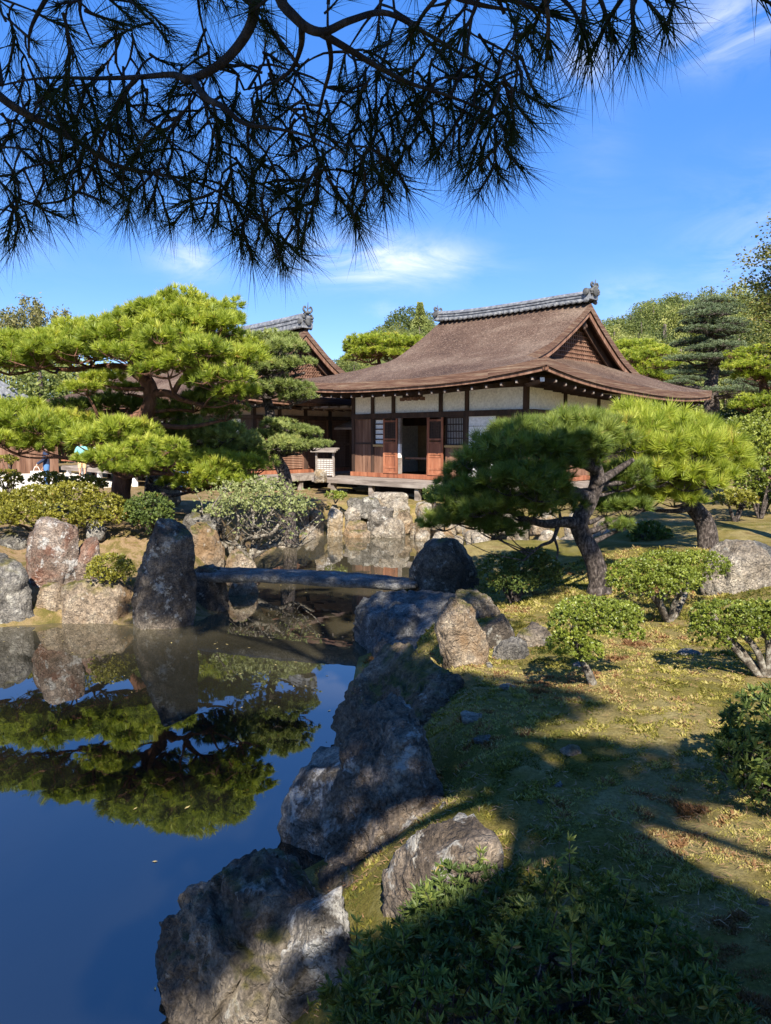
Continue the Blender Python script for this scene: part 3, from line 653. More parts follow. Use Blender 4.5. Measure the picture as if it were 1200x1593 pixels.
# stones of the far shore in front of the hall
for lab, rows, d, m in (('tall pale standing stone on the far shore', [(782,514,530),(792,510,535),(815,509,535),(829,510,532)], 19.4, 'rock_wall'),
    ('round pinkish stone at the water, left of the tall pale one', [(814,476,490),(822,470,496),(836,469,497)], 19.0, 'rock_wall'),
    ('brown mossy stone left of the tall pale standing stone', [(785,484,502),(798,479,507),(820,480,507)], 19.7, 'rock_tan'),
    ('squat grey stone right of the tall pale standing stone', [(785,538,560),(795,535,566),(808,536,564)], 20.0, 'rock_wall'),
    ('large flat faced grey stone in the middle of the far shore', [(786,572,608),(795,568,616),(808,566,613),(820,568,600)], 19.9, 'rock_light'),
    ('square pale stone right of the large flat faced one', [(792,618,645),(800,616,646),(812,617,645)], 19.8, 'rock_tan'),
    ('pale triangular stone low at the water', [(806,605,620),(816,590,634),(829,576,638)], 19.3, 'rock_pale'),
    ('large warm pale stone at the right of the far shore', [(796,662,694),(806,656,700),(826,655,702)], 19.4, 'rock_wall'),
    ('small rust stone between two pale ones', [(811,646,656),(816,638,658),(824,638,658)], 19.5, 'rock_tan'),
    ('long flat stone just above the water', [(824,540,572),(827,533,578),(831,534,578)], 19.2, 'rock_tan'),
    ('low wet stone at the water under the warm pale one', [(822,642,662),(827,637,668),(833,637,668)], 19.1, 'rock_wall'),
    ('long ledge stone under the front of the veranda', [(774,545,596),(780,538,602),(788,538,602)], 20.4, 'rock_grey'),
    ('mossy brown block under the corner of the walkway', [(782,462,478),(795,456,482),(815,456,482)], 19.6, 'rock_tan'),
    ('ochre grassy clump of rock above the water', [(806,540,562),(814,534,572),(826,534,574)], 19.5, 'rock_tan'),
    ('grey block at the top of the bank right of the step stone', [(780,604,632),(786,602,640),(794,604,640)], 20.1, 'rock_wall')):
    rock(lab, rows_pts(rows, d, .55, .3), m, 140 + len(lab), 4, 12, .24, grow=.95)
o = rock('long flat step stone below the veranda', rows_pts([(767,580,628),(771,575,634),(780,575,634)], 20.7, .35, .3), 'rock_wall', 171, 4, 18, .08, name='step_stone', cat='step stone')
rs = random.Random(5)
for i in range(64):                          # the loose pale stones of the bank that shows below and behind the right pine
    x = 655 + 355 * rs.random() ** 1.25; t = (x - 655) / 355
    y = rs.uniform(782 + 34 * t, 838 + 45 * t); d = 19.6 - 5.2 * t - (y - 790) * 0.02
    w = rs.uniform(8, 17); h = w * rs.uniform(.55, .9)
    rock('pale loose stone in the bank glimpsed behind the leaning pine trunk', rows_pts([(y - h, x - w * .5, x + w * .4), (y - h * .4, x - w, x + w), (y + h * .3, x - w * .9, x + w)], d, .8, .2), rs.choice(['rock_wall', 'rock_wall', 'rock_pale', 'rock_tan']), 200 + i, 3, 11, .25, 'loose stones behind the right pine')
# the bridge: one long slab of stone
def build_bridge():
    A, B = at_depth(298, 883, 11.2), at_depth(650, 901, 10.2)
    n = 60; t = np.linspace(0, 1, n); C = A + (B - A) * t[:, None]
    ax = (B - A) / np.linalg.norm(B - A); side = np.cross([0, 0, 1.0], ax); side /= np.linalg.norm(side)
    prof = [(-.3, .0), (-.33, -.1), (-.27, -.2), (0, -.235), (.28, -.2), (.33, -.08), (.28, .0), (.1, .025), (-.1, .02)]
    V = []
    for k in range(n):
        e = min(1, .62 + 6 * min(t[k], 1 - t[k])); sag = -.04 * (2 * t[k] - 1) ** 2
        for s, z in prof: V.append(C[k] + side * s * e + np.array([0, 0, z * (.66 - .2 * t[k]) * e + sag]))
    V = np.array(V); V = V + (np.stack([fbm(V * 2.2 + 3, 4), fbm(V * 2.2 + 11, 4), fbm(V * 3.2 + 29, 4)], 1)) * np.array([.03, .07, .06])
    m = len(prof); F = [(k * m + j, k * m + (j + 1) % m, (k + 1) * m + (j + 1) % m, (k + 1) * m + j) for k in range(n - 1) for j in range(m)]
    g = Geo(); g.add(V - C[0], F)
    for k in (0, n - 1):
        idx = [k * m + j for j in range(m)]; P = V[idx] - C[0]; c = P.mean(0) + ax * (-.04 if k == 0 else .04)
        g.add(np.concatenate([P, [c]]), [(j, (j + 1) % m, m) if k else ((j + 1) % m, j, m) for j in range(m)])
    o = g.build('stone_bridge', M['slab'], smooth=True); o.location = C[0]
    tag(o, 'long single slab stone bridge in shade over the pond', 'bridge')
build_bridge()

# ------------------------------------------------------------------ halls
HALL_O = (-1.06, 25.34, 0.0); HALL_RZ = math.radians(-44.5)
def part(name, parent, mats, boxes=None, geo=None, smooth=False):
    g = geo or Geo()
    for bx in boxes or (): g.box(*bx)
    return g.build(name, mats, parent, smooth)
PE = np.array([0, .63, 1.79, 3.02, 4.34, 5.15, 6.6]); PZ = np.array([0, .19, .57, 1.08, 1.9, 2.47, 3.6])
_e = np.linspace(0, 6.6, 200); _z = np.interp(_e, PE, PZ); _z = np.convolve(np.pad(_z, 12, mode='reflect', reflect_type='odd'), np.ones(25) / 25, 'valid')
def slope(e): return np.interp(e, _e, _z)
class Irimoya:
    """A hip-and-gable roof of bark over an eave rectangle, the ridge along X."""
    def __init__(s, X0, X1, Y0, Y1, gx0, gx1, z0, lift=0.28, drop=0.0, zs=1.0):
        s.X0, s.X1, s.Y0, s.Y1, s.gx0, s.gx1, s.z0, s.lift, s.drop, s.zs = X0, X1, Y0, Y1, gx0, gx1, z0, lift, drop, zs
    def extra(s, X, Y):
        tx = np.abs((X - (s.X0 + s.X1) / 2) / ((s.X1 - s.X0) / 2)); ty = np.abs((Y - (s.Y0 + s.Y1) / 2) / ((s.Y1 - s.Y0) / 2))
        return s.lift * tx ** 2.6 * ty ** 2.6 - s.drop * (Y - s.Y0) * sstep(s.X1 - 3.2, s.X1, X)
    def ef(s, Y): return np.minimum(Y - s.Y0, s.Y1 - Y)
    def top(s, X, Y): return s.z0 + slope(s.ef(Y)) * s.zs + s.extra(X, Y)
    def apron(s, X, Y): return s.z0 + slope(np.minimum(s.ef(Y), np.minimum(X - s.X0, s.X1 - X))) * s.zs + s.extra(X, Y)
    def slab(s, parent, name, xs, ys, fn, t=0.2):
        X, Y = np.meshgrid(xs, ys); nx, ny = len(xs), len(ys); Z = fn(X, Y)
        P = np.c_[X.ravel(), Y.ravel(), Z.ravel()]
        rough = fbm(P * np.array([5, 5, 0.0]), 2) * 0.02; top = P.copy(); top[:, 2] += rough
        bot = P.copy(); bot[:, 2] -= t
        i = np.arange(nx * ny).reshape(ny, nx)
        F = np.stack([i[:-1, :-1], i[:-1, 1:], i[1:, 1:], i[1:, :-1]], -1).reshape(-1, 4)
        g = Geo(); g.add(top, F, 0); g.add(bot, F[:, ::-1], 1)
        for line in (i[0, :], i[::-1, 0], i[-1, ::-1], i[:, -1]):
            k = len(line)
            mid = (top[line] * .62 + bot[line] * .38).copy()
            wob = fbm(np.c_[top[line][:, :2] * 9, np.zeros(k)], 2) * 0.03
            mid[:, 2] += wob
            V = np.concatenate([top[line], mid, bot[line]])
            g.add(V, [(a + k, a + k + 1, a + 1, a) for a in range(k - 1)], 2); g.add(V, [(a + 2 * k, a + 2 * k + 1, a + k + 1, a + k) for a in range(k - 1)], 2)
        return g.build(name, [M['shingle'], M['wood_dark'], M['shingle_edge']], parent, True)
    def build(s, parent, ridge_h=0.36):
        ys = np.linspace(s.Y0, s.Y1, 121)
        up = s.slab(parent, 'roof', np.linspace(s.gx0, s.gx1, 61), ys, s.top, 0.22)
        def ap(X, Y):
            z = s.apron(X, Y); inside = (X > s.gx0) & (X < s.gx1)
            return np.where(inside, np.minimum(z, s.top(X, Y) - 0.32), z)
        s.slab(parent, 'lower_roof', np.linspace(s.gx1 + .002, s.X1, 34), ys, ap)
        yin = np.linspace(s.Y0 + 1.5, s.Y1 - 1.5, 80)
        s.slab(parent, 'gable_skirt', np.linspace(s.gx1 - .7, s.gx1 - .002, 9), yin, ap); s.slab(parent, 'gable_skirt', np.linspace(s.gx0 + .002, s.gx0 + .7, 9), yin, ap)
        s.slab(parent, 'lower_roof', np.linspace(s.X0, s.gx0 - .002, 34), ys, ap)
        # red eave boards under the bark edge, all the way round
        def strip(P, nrm, h=0.10, tk=0.05, dz=-0.205, inset=0.05, name='eave_board', mat='wood_brown'):
            P = np.asarray(P, float); nrm = np.asarray(nrm, float)
            a = P - nrm * inset; a[:, 2] += dz; b = a - nrm * tk; c = b.copy(); c[:, 2] -= h; d = a.copy(); d[:, 2] -= h
            k = len(P); V = np.concatenate([a, b, c, d]); F = []
            for q in range(k - 1):
                for r in range(4): F.append((r * k + q, r * k + q + 1, ((r + 1) % 4) * k + q + 1, ((r + 1) % 4) * k + q))
            g = Geo(); g.add(V, F); g.build(name, M[mat], parent)
        xs = np.linspace(s.X0, s.X1, 70); ye = np.linspace(s.Y0, s.Y1, 60)
        strip(np.c_[xs, np.full(70, s.Y0), s.apron(xs, np.full(70, s.Y0))], (0, -1, 0)); strip(np.c_[xs, np.full(70, s.Y1), s.apron(xs, np.full(70, s.Y1))], (0, 1, 0))
        strip(np.c_[np.full(60, s.X1), ye, s.apron(np.full(60, s.X1), ye)], (1, 0, 0)); strip(np.c_[np.full(60, s.X0), ye, s.apron(np.full(60, s.X0), ye)], (-1, 0, 0))
        yc = (s.Y0 + s.Y1) / 2; foot = s.X1 - s.gx1
        for gx, sg in ((s.gx1, 1), (s.gx0, -1)):
            for side in (-1, 1):
                yy = np.linspace(yc, yc + side * ((s.Y1 - s.Y0) / 2 - foot * .98), 30)
                z = s.top(np.full(30, gx), yy)
                strip(np.c_[np.full(30, gx), yy, z], (sg, 0, 0), .17, .06, -.225, .05, 'bargeboard', 'wood_brown')
                strip(np.c_[np.full(30, gx), yy, z], (sg, 0, 0), .26, .06, -.30, .32, 'bargeboard', 'wood_dark')
            # gable wall with its lattice, set back under the verge
            gw = gx - sg * .55
            yy = np.linspace(yc - (s.Y1 - s.Y0) / 2 + foot + .25, yc + (s.Y1 - s.Y0) / 2 - foot - .25, 50)
            zt = s.top(np.full(50, gw), yy) - .2; zb = s.apron(np.full(50, gw), yy) - .05
            zb = np.minimum(zb, zt - .01)
            g = Geo(); V = np.concatenate([np.c_[np.full(50, gw), yy, zb], np.c_[np.full(50, gw), yy, zt]])
            g.add(V, [(a, a + 1, a + 51, a + 50) for a in range(49)]); g.build('gable_wall', M['wood_brown'], parent)
            g = Geo()
            for y in np.arange(yy[0] + .25, yy[-1] - .2, .115):
                a = float(np.interp(y, yy, zb)); b = float(np.interp(y, yy, zt))
                if b - a > .1: g.box((min(gw + sg * .02, gw + sg * .06), y - .022, a), (max(gw + sg * .02, gw + sg * .06), y + .022, b))
            for z in np.arange(zb.min() + .15, zt.max(), .13):
                ok = yy[(zt > z + .05)]
                if len(ok) > 1: g.box((min(gw + sg * .062, gw + sg * .085), ok[0], z - .014), (max(gw + sg * .062, gw + sg * .085), ok[-1], z + .014))
            g.build('gable_lattice', M['wood_brown'], parent)
            g = Geo()                                     # the carved pendant at the top of the gable
            zz = float(s.top(np.array(gx), np.array(yc))) - .58
            for dy, dz, r in ((0, 0, .1), (-.1, -.08, .07), (.1, -.08, .07), (0, -.16, .06)):
                V, F = ico(2); g.add(V * np.array([.04, r, r]) + np.array([gx - sg * .2, yc + dy, zz + dz]), F)
            g.build('gable_pendant', M['wood_dark'], parent, True)
        s.ridge(parent, yc, ridge_h)
    def ridge(s, parent, yc, hgt):
        n = 40; xs = np.linspace(s.gx0 - .06, s.gx1 + .06, n); tt = np.abs(np.linspace(-1, 1, n))
        zb = s.top(np.clip(xs, s.gx0, s.gx1), np.full(n, yc)) - .06 + .10 * tt ** 3
        k = hgt / .36
        prof = [(-.25, 0), (-.25, .07), (-.2, .08), (-.2, .15), (-.225, .155), (-.225, .185), (-.19, .19), (-.19, .25), (-.215, .255), (-.215, .29), (-.12, .32), (-.1, .37), (-.05, .41), (.05, .41), (.1, .37), (.12, .32), (.215, .29), (.215, .255), (.19, .25), (.19, .19), (.225, .185), (.225, .155), (.2, .15), (.2, .08), (.25, .07), (.25, 0)]
        m = len(prof); V = [(xs[i], yc + a, zb[i] + b * k) for i in range(n) for a, b in prof]
        F = [(i * m + j, i * m + j + 1, (i + 1) * m + j + 1, (i + 1) * m + j) for i in range(n - 1) for j in range(m - 1)]
        g = Geo(); g.add(V, F)
        for i in (0, n - 1):
            P = np.array(V[i * m:(i + 1) * m]); c = P.mean(0); g.add(np.concatenate([P, [c]]), [(j, j + 1, m) for j in range(m - 1)])
        rd = g.build('ridge', M['tile'], parent)
        # round tile ends along both sides of the ridge
        g = Geo(); g.tube([(0, 0, 0), (0, .13, 0)], .062, 8); g.tube([(0, .13, 0), (0, .145, 0)], .05, 8)
        me = g.build('ridge_tile', M['tile'], link=False)
        for x in np.arange(s.gx0 + .1, s.gx1, .21):
            z = float(np.interp(x, xs, zb)) + .03
            for sg in (-1, 1):
                o = link_obj('ridge_tile', me, rd); o.location = (x, yc + sg * .2, z); o.rotation_euler = (math.radians(-12) * 1, 0, 0 if sg > 0 else math.pi)
        for x, sg in ((s.gx1 + .1, 1), (s.gx0 - .1, -1)):
            zz = float(zb[0])
            g = Geo(); g.box((min(x, x - sg * .2), yc - .24, zz - .02), (max(x, x - sg * .2), yc + .24, zz + .34 * k)); base = g.build('ridge_end_block', M['tile'], parent)
            g = Geo()
            g.tube([(x - sg * .12, yc - .275, zz + .2), (x - sg * .12, yc - .31, zz + .2)], .1, 14); g.tube([(x - sg * .12, yc - .31, zz + .2), (x - sg * .12, yc - .325, zz + .2)], [.05, .04], 12)
            g.tube([(x, yc, zz + .2), (x + sg * .06, yc, zz + .2)], .13, 14)
            for a in np.linspace(-.1, np.pi + .1, 9):
                V, F = ico(2); r = .05 + .02 * math.sin(a * 5)
                g.add(V * np.array([.06, r, r]) + np.array([x + sg * .02, yc + math.cos(a) * .2, zz + .2 * k + math.sin(a) * .2 * k]), F)
            for q in (-1, 1):
                P = spline([(x, yc + q * .08, zz + .38 * k), (x, yc + q * .2, zz + .47 * k), (x, yc + q * .14, zz + .56 * k), (x, yc + q * .06, zz + .5 * k)], 12); g.tube(P, interp_r([.045, .035, .02], 12), 6)
            g.tube([(x, yc, zz + .45 * k), (x + sg * .03, yc, zz + .68 * k)], [.03, .008], 5)
            g.build('ridge_end_ornament', M['tile_dark'], parent, True)
def rafters(parent, roof, x_list, y_list, y_in, x_in, capm='white'):
    g = Geo(); g.box((-.04, 0, -.05), (.04, 1.65, .05)); me = g.build('rafter', M['wood_dark'], link=False)
    g = Geo(); g.box((-.026, -.012, -.03), (.026, 0.0, .03)); mc = g.build('rafter_cap', M['wood_grey'], link=False)
    for x in x_list:
        z = float(roof.apron(np.array(x), np.array(roof.Y0))) - .42
        o = link_obj('rafter', me, parent); o.location = (x, roof.Y0 + .16, z); o.rotation_euler = (math.radians(7), 0, 0)
        c = link_obj('rafter_cap', mc, o)
    for y in y_list:
        z = float(roof.apron(np.array(roof.X1), np.array(y))) - .42
        o = link_obj('rafter', me, parent); o.location = (roof.X1 - .16, y, z); o.rotation_euler = (math.radians(7), 0, math.pi / 2)
        c = link_obj('rafter_cap', mc, o)
def boards(parent, name, mat, x0, x1, z0, z1, w, y=0.0, t=.03, axis='x', seed=0):
    """Upright boards side by side, each its own part."""
    r_ = random.Random(seed); n = max(1, round((x1 - x0) / w)); ww = (x1 - x0) / n
    for i in range(n):
        a, b = x0 + i * ww + .004, x0 + (i + 1) * ww - .004; dz = r_.uniform(0, .012); dy = r_.uniform(0, .008)
        g = Geo()
        if axis == 'x': g.box((a, y - t - dy, z0), (b, y - dy, z1 - dz))
        else: g.box((y + dy, a, z0), (y + t + dy, b, z1 - dz))
        g.build(name, M[mat], parent)
def build_hall():
    T = thing('temple_hall', 'brown bark roofed hall with white panels and open doors above the pond', 'temple hall', HALL_O, HALL_RZ)
    R = Irimoya(-1.7, 8.6, -1.7, 8.6, .85, 6.85, 4.25, .28, .034)
    R.build(T, .30)
    rafters(T, R, np.arange(-1.3, 8.4, .47), np.arange(-1.0, 8.4, .47), 0, 6.9)
    # hip rafter at the near corner with a big white tip
    g = Geo(); g.tube([(8.28, -1.38, 4.02), (6.9, 0, 4.05)], .085, 4); hr = g.build('hip_rafter', M['wood_dark'], T)
    g = Geo(); g.box((8.25, -1.43, 3.97), (8.33, -1.35, 4.07)); g.build('rafter_cap', M['white'], hr)
    zf = 1.34
    posts = [(.0, .0), (.93, 0), (1.88, 0), (3.87, 0), (4.87, 0), (6.9, 0), (6.9, 1.97), (6.9, 3.94), (6.9, 5.9), (6.9, 6.9), (0, 6.9), (0, 2), (0, 4)]
    for x, y in posts: part('post', T, M['wood_dark'], [((x - .065, y - .065, .9 if (x, y) in ((0, 0), (6.9, 0)) else 1.2), (x + .065, y + .065, 4.1))])
    # wall plates and lintels; each stands a little proud of what it crosses
    part('wall_plate', T, M['wood_dark'], [((-.9, -.085, 3.98), (7.8, .085, 4.12))]); part('wall_plate', T, M['wood_dark'], [((6.815, .086, 3.975), (6.985, 7.6, 4.115))])
    part('lintel', T, M['wood_dark'], [((-.08, -.09, 3.2), (6.98, .05, 3.37))]); part('lintel', T, M['wood_dark'], [((6.85, .055, 3.2), (6.99, 6.95, 3.37))])
    part('floor_sill', T, M['wood_red'], [((-.1, -.105, 1.29), (7.0, .06, 1.43))]); part('floor_sill', T, M['wood_red'], [((6.84, .065, 1.29), (7.005, 7.0, 1.43))])
    for a, b in ((.065, .865), (.995, 1.815), (1.945, 3.805), (3.935, 4.805), (4.935, 6.835)): part('plaster_panel', T, M['plaster'], [((a, -.012, 3.37), (b, .03, 3.98))])
    for a, b in ((.065, 1.905), (2.035, 3.875), (4.005, 5.835), (5.965, 6.835)): part('plaster_panel', T, M['plaster'], [((6.88, a, 3.37), (6.912, b, 3.98))])
    boards(T, 'wall_board', 'wood_brown', .07, .86, 1.43, 3.2, .16, -.0, seed=1)
    part('batten', T, M['wood_dark'], [((.07, -.05, 2.36), (.86, -.04, 2.42))])
    def window(x0, x1, z0, z1, vbars, hbars):
        w = part('lattice_window', T, M['wood_dark'], [((x0, -.04, z0), (x0 + .03, .0, z1)), ((x1 - .03, -.04, z0), (x1, .0, z1)), ((x0 + .03, -.04, z1 - .03), (x1 - .03, 0, z1)), ((x0 + .03, -.04, z0), (x1 - .03, 0, z0 + .03))])
        part('paper', w, M['paper'], [((x0 + .03, .0, z0 + .03), (x1 - .03, .01, z1 - .03))])
        g = Geo()
        for i in range(vbars): x = x0 + .03 + (x1 - x0 - .06) * (i + .5) / vbars; g.box((x - .013, -.03, z0 + .03), (x + .013, -.012, z1 - .03))
        for i in range(hbars): z = z0 + (z1 - z0) * (i + 1) / (hbars + 1); g.box((x0 + .03, -.0115, z - .016), (x1 - .03, -.004, z + .016)) if vbars else g.box((x0 + .03, -.03, z - .02), (x1 - .03, -.006, z + .02))
        g.build('lattice', M['wood_dark'], w)
        part('window_sill', w, M['wood_gold'], [((x0 - .01, -.09, z0 - .07), (x1 + .01, .0, z0 - .002))])
    window(1.0, 1.47, 2.36, 3.19, 0, 4); boards(T, 'wall_board', 'wood_brown', 1.0, 1.47, 1.43, 2.29, .16, 0, seed=2)
    window(4.06, 4.78, 2.36, 3.19, 11, 3); boards(T, 'wall_board', 'wood_brown', 4.06, 4.78, 1.43, 2.29, .18, 0, seed=3)
    def door(x0, x1, lat):
        z0, z1 = 1.435, 3.198; y0, y1 = -.13, -.092
        d = part('door', T, M['wood_red'], [((x0, y0, z0), (x0 + .07, y1, z1)), ((x1 - .07, y0, z0), (x1, y1, z1))] + [((x0 + .07, y0 + .002, z), (x1 - .07, y1 - .002, z + .06)) for z in (z0, 1.60, 1.98, 2.06, 2.40, 2.5, z1 - .12)])
        part('door_panel', d, M['wood_red'], [((x0 + .07, y0 + .014, z0 + .05), (x1 - .07, y1 - .01, 2.0))]); part('door_panel', d, M['wood_red'], [((x0 + .07, y0 + .014, 2.07), (x1 - .07, y1 - .01, 2.45))])
        part('door_panel', d, M['wood_dark'], [((x0 + .07, y0 + .022, 2.51), (x1 - .07, y1 - .006, z1 - .08))])
        g = Geo()
        for i in range(7): x = x0 + .09 + (x1 - x0 - .18) * i / 6; g.box((x - .01, y0 + .008, 2.56), (x + .01, y0 + .014, z1 - .12))
        for i in range(6): z = 2.6 + .09 * i; g.box((x0 + .07, y0 + .015, z - .01), (x1 - .07, y0 + .021, z + .01))
        g.build('door_lattice', M['wood_dark'], d)
    door(1.5, 2.13, 0); door(3.42, 4.03, 0)
    j = part('door_jamb', T, M['wood_grey'], [((2.17, -.12, 1.43), (2.26, -.03, 3.2))]); part('jamb_paint', j, M['white'], [((2.165, -.125, 1.95), (2.265, -.05, 2.38))])
    part('door_jamb', T, M['wood_red'], [((3.34, -.075, 1.43), (3.40, -.0, 3.2))])
    part('door_rail', T, M['wood_brown'], [((2.26, .1, 1.9), (3.4, .16, 1.96))])
    part('shoji_screen', T, M['paper'], [((4.94, -.03, 1.43), (5.9, -.005, 3.2))]); g = Geo()
    for z in np.arange(1.75, 3.1, .29): g.box((4.94, -.042, z), (5.9, -.032, z + .012))
    g.build('shoji_bars', M['wood_grey'], T)
    boards(T, 'wall_board', 'wood_brown', 5.93, 6.83, 1.43, 3.2, .18, 0, seed=4)
    boards(T, 'wall_board', 'wood_brown', .07, 6.85, 1.43, 3.2, .34, 6.86, axis='y', seed=5)
    part('rear_wall', T, M['plaster'], [((.07, 6.86, 1.3), (6.83, 6.92, 3.98))]); part('side_wall', T, M['plaster'], [((-.03, .07, 1.3), (.03, 6.83, 3.98))])
    part('room_floor', T, M['wood_brown'], [((.05, .07, 1.2), (6.83, 6.8, 1.33))]); part('ceiling', T, M['wood_dark'], [((.05, .1, 3.9), (6.8, 6.8, 3.97))])
    part('inner_wall', T, M['room'], [((2.72, 2.2, 1.34), (6.0, 2.28, 3.4))]); part('inner_wall', T, M['room'], [((.3, 2.9, 1.34), (2.5, 2.98, 3.4))]); part('inner_post', T, M['wood_dark'], [((2.5, 2.14, 1.34), (2.7, 2.34, 3.9))]); part('inner_lintel', T, M['wood_dark'], [((.3, 2.1, 3.0), (6.0, 2.19, 3.9))])
    # veranda
    for i in range(5): part('deck_board', T, M['wood_grey'], [((-.75, -1.2 + .218 * i, 1.20 + .002 * i), (8.1, -1.2 + .218 * i + .212, 1.275 + .002 * i))])
    for i in range(5): part('deck_board', T, M['wood_grey'], [((7.06 + .21 * i, -.1, 1.20), (7.06 + .21 * i + .2, 7.2, 1.28))])
    part('deck_beam', T, M['wood_grey'], [((-.8, -1.23, 1.1), (8.12, -1.17, 1.262))])
    for x in (.15, 1.95, 3.9, 5.9, 7.95): p_ = part('deck_post', T, M['wood_grey'], [((x - .075, -1.16, .72), (x + .075, -1.02, 1.2))])
    for x in (-.4, 1.2, 2.7, 4.6): part('foot_stone', T, M['rock_wall'], [((x - .3, -.25, .6), (x + .35, .1, .82))])
    part('under_floor_wall', T, M['wood_dark'], [((-.1, .9, .7), (6.9, .96, 1.2))])
    # name plaque leaning out under the eave
    b = part('name_plaque', T, M['wood_dark'], [((2.82, -.62, 3.78), (3.62, -.57, 4.0))]); b.rotation_euler = (0, 0, 0)
    g = Geo()
    for i in range(7): x = 2.8 + .84 * i / 6; g.box((x - .07, -.66, 3.98 + .03 * (i % 2)), (x + .07, -.55, 4.06 + .03 * (i % 2))); g.box((x - .06, -.655, 3.70 + .02 * (i % 2)), (x + .06, -.56, 3.80))
    g.build('plaque_frame', M['wood_brown'], b)
build_hall()
def build_reception():
    T = thing('reception_hall', 'long dark timber hall with grey tiled ridge behind the left pines', 'temple hall', HALL_O, HALL_RZ)
    R = Irimoya(-18.2, -1.9, -3.9, 4.7, -15.8, -3.0, 4.0, .22, 0, 1.36)
    R.build(T, .48)
    rafters(T, R, np.arange(-17.8, -2.0, .6), np.arange(-3.6, 4.4, .5), 0, 0)
    for x in np.arange(-16, -2.9, 1.625): part('post', T, M['wood_dark'], [((x - .07, -2.07, .75), (x + .07, -1.93, 3.9))])
    for y in (-.9, .3, 1.5, 2.7, 3.6): part('post', T, M['wood_dark'], [((-3.07, y - .07, .75), (-2.93, y + .07, 3.9))])
    part('lintel', T, M['wood_dark'], [((-16.2, -2.09, 3.25), (-2.9, -1.95, 3.38))]); part('lintel', T, M['wood_dark'], [((-3.05, -1.94, 3.25), (-2.9, 3.8, 3.38))])
    for i, x in enumerate(np.arange(-16, -3.2, 1.625)): part('plaster_panel', T, M['plaster_pink'], [((x + .075, -2.0, 3.38), (x + 1.55, -1.96, 3.9))])
    for i, x in enumerate(np.arange(-16, -3.2, 1.625)):
        if i % 3 == 1: part('shoji_screen', T, M['paper'], [((x + .075, -1.99, 1.4), (x + .8, -1.97, 3.25))])
        part('bay_shade_panel', T, M['wood_dark'], [((x + .82 if i % 3 == 1 else x + .075, -1.98, 1.4), (x + 1.55, -1.95, 3.25))])  # dark sheet painting the shade inside the open bays
    for y0, y1 in ((-1.93, -.97), (-.83, .23), (.37, 1.43), (1.57, 2.63), (2.77, 3.53)):
        part('plaster_panel', T, M['plaster_pink'], [((-3.02, y0, 3.38), (-2.98, y1, 3.9))])
        pn = part('louver_panel', T, M['wood_brown'], [((-3.02, y0, 1.42), (-2.99, y0 + .06, 3.25)), ((-3.02, y1 - .06, 1.42), (-2.99, y1, 3.25)), ((-3.018, y0 + .06, 2.28), (-2.992, y1 - .06, 2.36))])
        g = Geo()
        for z in np.arange(1.46, 3.24, .062): g.add([(-3.03, y0 + .06, z + .05), (-3.03, y1 - .06, z + .05), (-2.995, y1 - .06, z), (-2.995, y0 + .06, z), (-3.04, y0 + .06, z + .04), (-3.04, y1 - .06, z + .04), (-3.005, y1 - .06, z - .01), (-3.005, y0 + .06, z - .01)], [(0, 1, 2, 3), (7, 6, 5, 4), (3, 2, 6, 7), (1, 0, 4, 5)])
        g.build('louver_slats', M['wood_brown'], pn)
        part('louver_back', pn, M['wood_dark'], [((-3.06, y0, 1.42), (-3.045, y1, 3.25))])
    part('floor_sill', T, M['wood_red'], [((-3.08, -2.1, 1.28), (-2.9, 3.7, 1.41))])
    part('rear_wall', T, M['plaster_pink'], [((-16, 3.6, .8), (-3.1, 3.7, 3.9))])
    # veranda along both visible sides, pale posts under it
    for i in range(4): part('deck_board', T, M['wood_grey'], [((-16.5, -3.25 + .3 * i, 1.2), (-1.75, -3.25 + .3 * i + .29, 1.28))])
    for i in range(4): part('deck_board', T, M['wood_grey'], [((-2.88 + .28 * i, -2.04, 1.2), (-2.88 + .28 * i + .27, 2.6, 1.28))])
    part('deck_beam', T, M['wood_grey'], [((-16.5, -3.3, 1.08), (-1.7, -3.252, 1.25))]); part('deck_beam', T, M['wood_grey'], [((-1.748, -3.3, 1.08), (-1.69, 2.6, 1.25))])
    for x in np.arange(-16, -1.7, 1.6): part('deck_post', T, M['white'], [((x - .08, -3.22, .6), (x + .08, -3.06, 1.2))])
    for y in (-2.2, -.9, .5): part('deck_post', T, M['wood_grey'], [((-1.9, y - .07, .6), (-1.76, y + .07, 1.2))])
    part('rail', T, M['wood_red'], [((-16.5, -3.28, 1.5), (-9.0, -3.24, 1.56))])
    # little shed roof between the two halls
    g = Geo(); g.add([(-2.5, 1.3, 2.95), (-.6, 1.3, 2.95), (-.9, 2.4, 3.4), (-2.2, 2.4, 3.4), (-2.5, 1.3, 2.88), (-.6, 1.3, 2.88), (-.9, 2.4, 3.3), (-2.2, 2.4, 3.3)], [(0, 1, 2, 3), (7, 6, 5, 4), (0, 4, 5, 1), (1, 5, 6, 2), (3, 2, 6, 7), (0, 3, 7, 4)])
    g.build('shed_roof', M['wood_grey'], T)
    boards(T, 'wall_board', 'wood_brown', -2.1, -.15, 1.3, 2.9, .16, 2.3, seed=9)
    # plank roof edge of the passage joining the halls
    for i in range(8): part('roof_plank', T, M['wood_grey'], [((-3.0 + .4 * i, -.3 + .28 * i * .4, 3.62 - .0 * i), (-2.62 + .4 * i, 2.0, 3.68 + .012 * (i % 2)))])
build_reception()
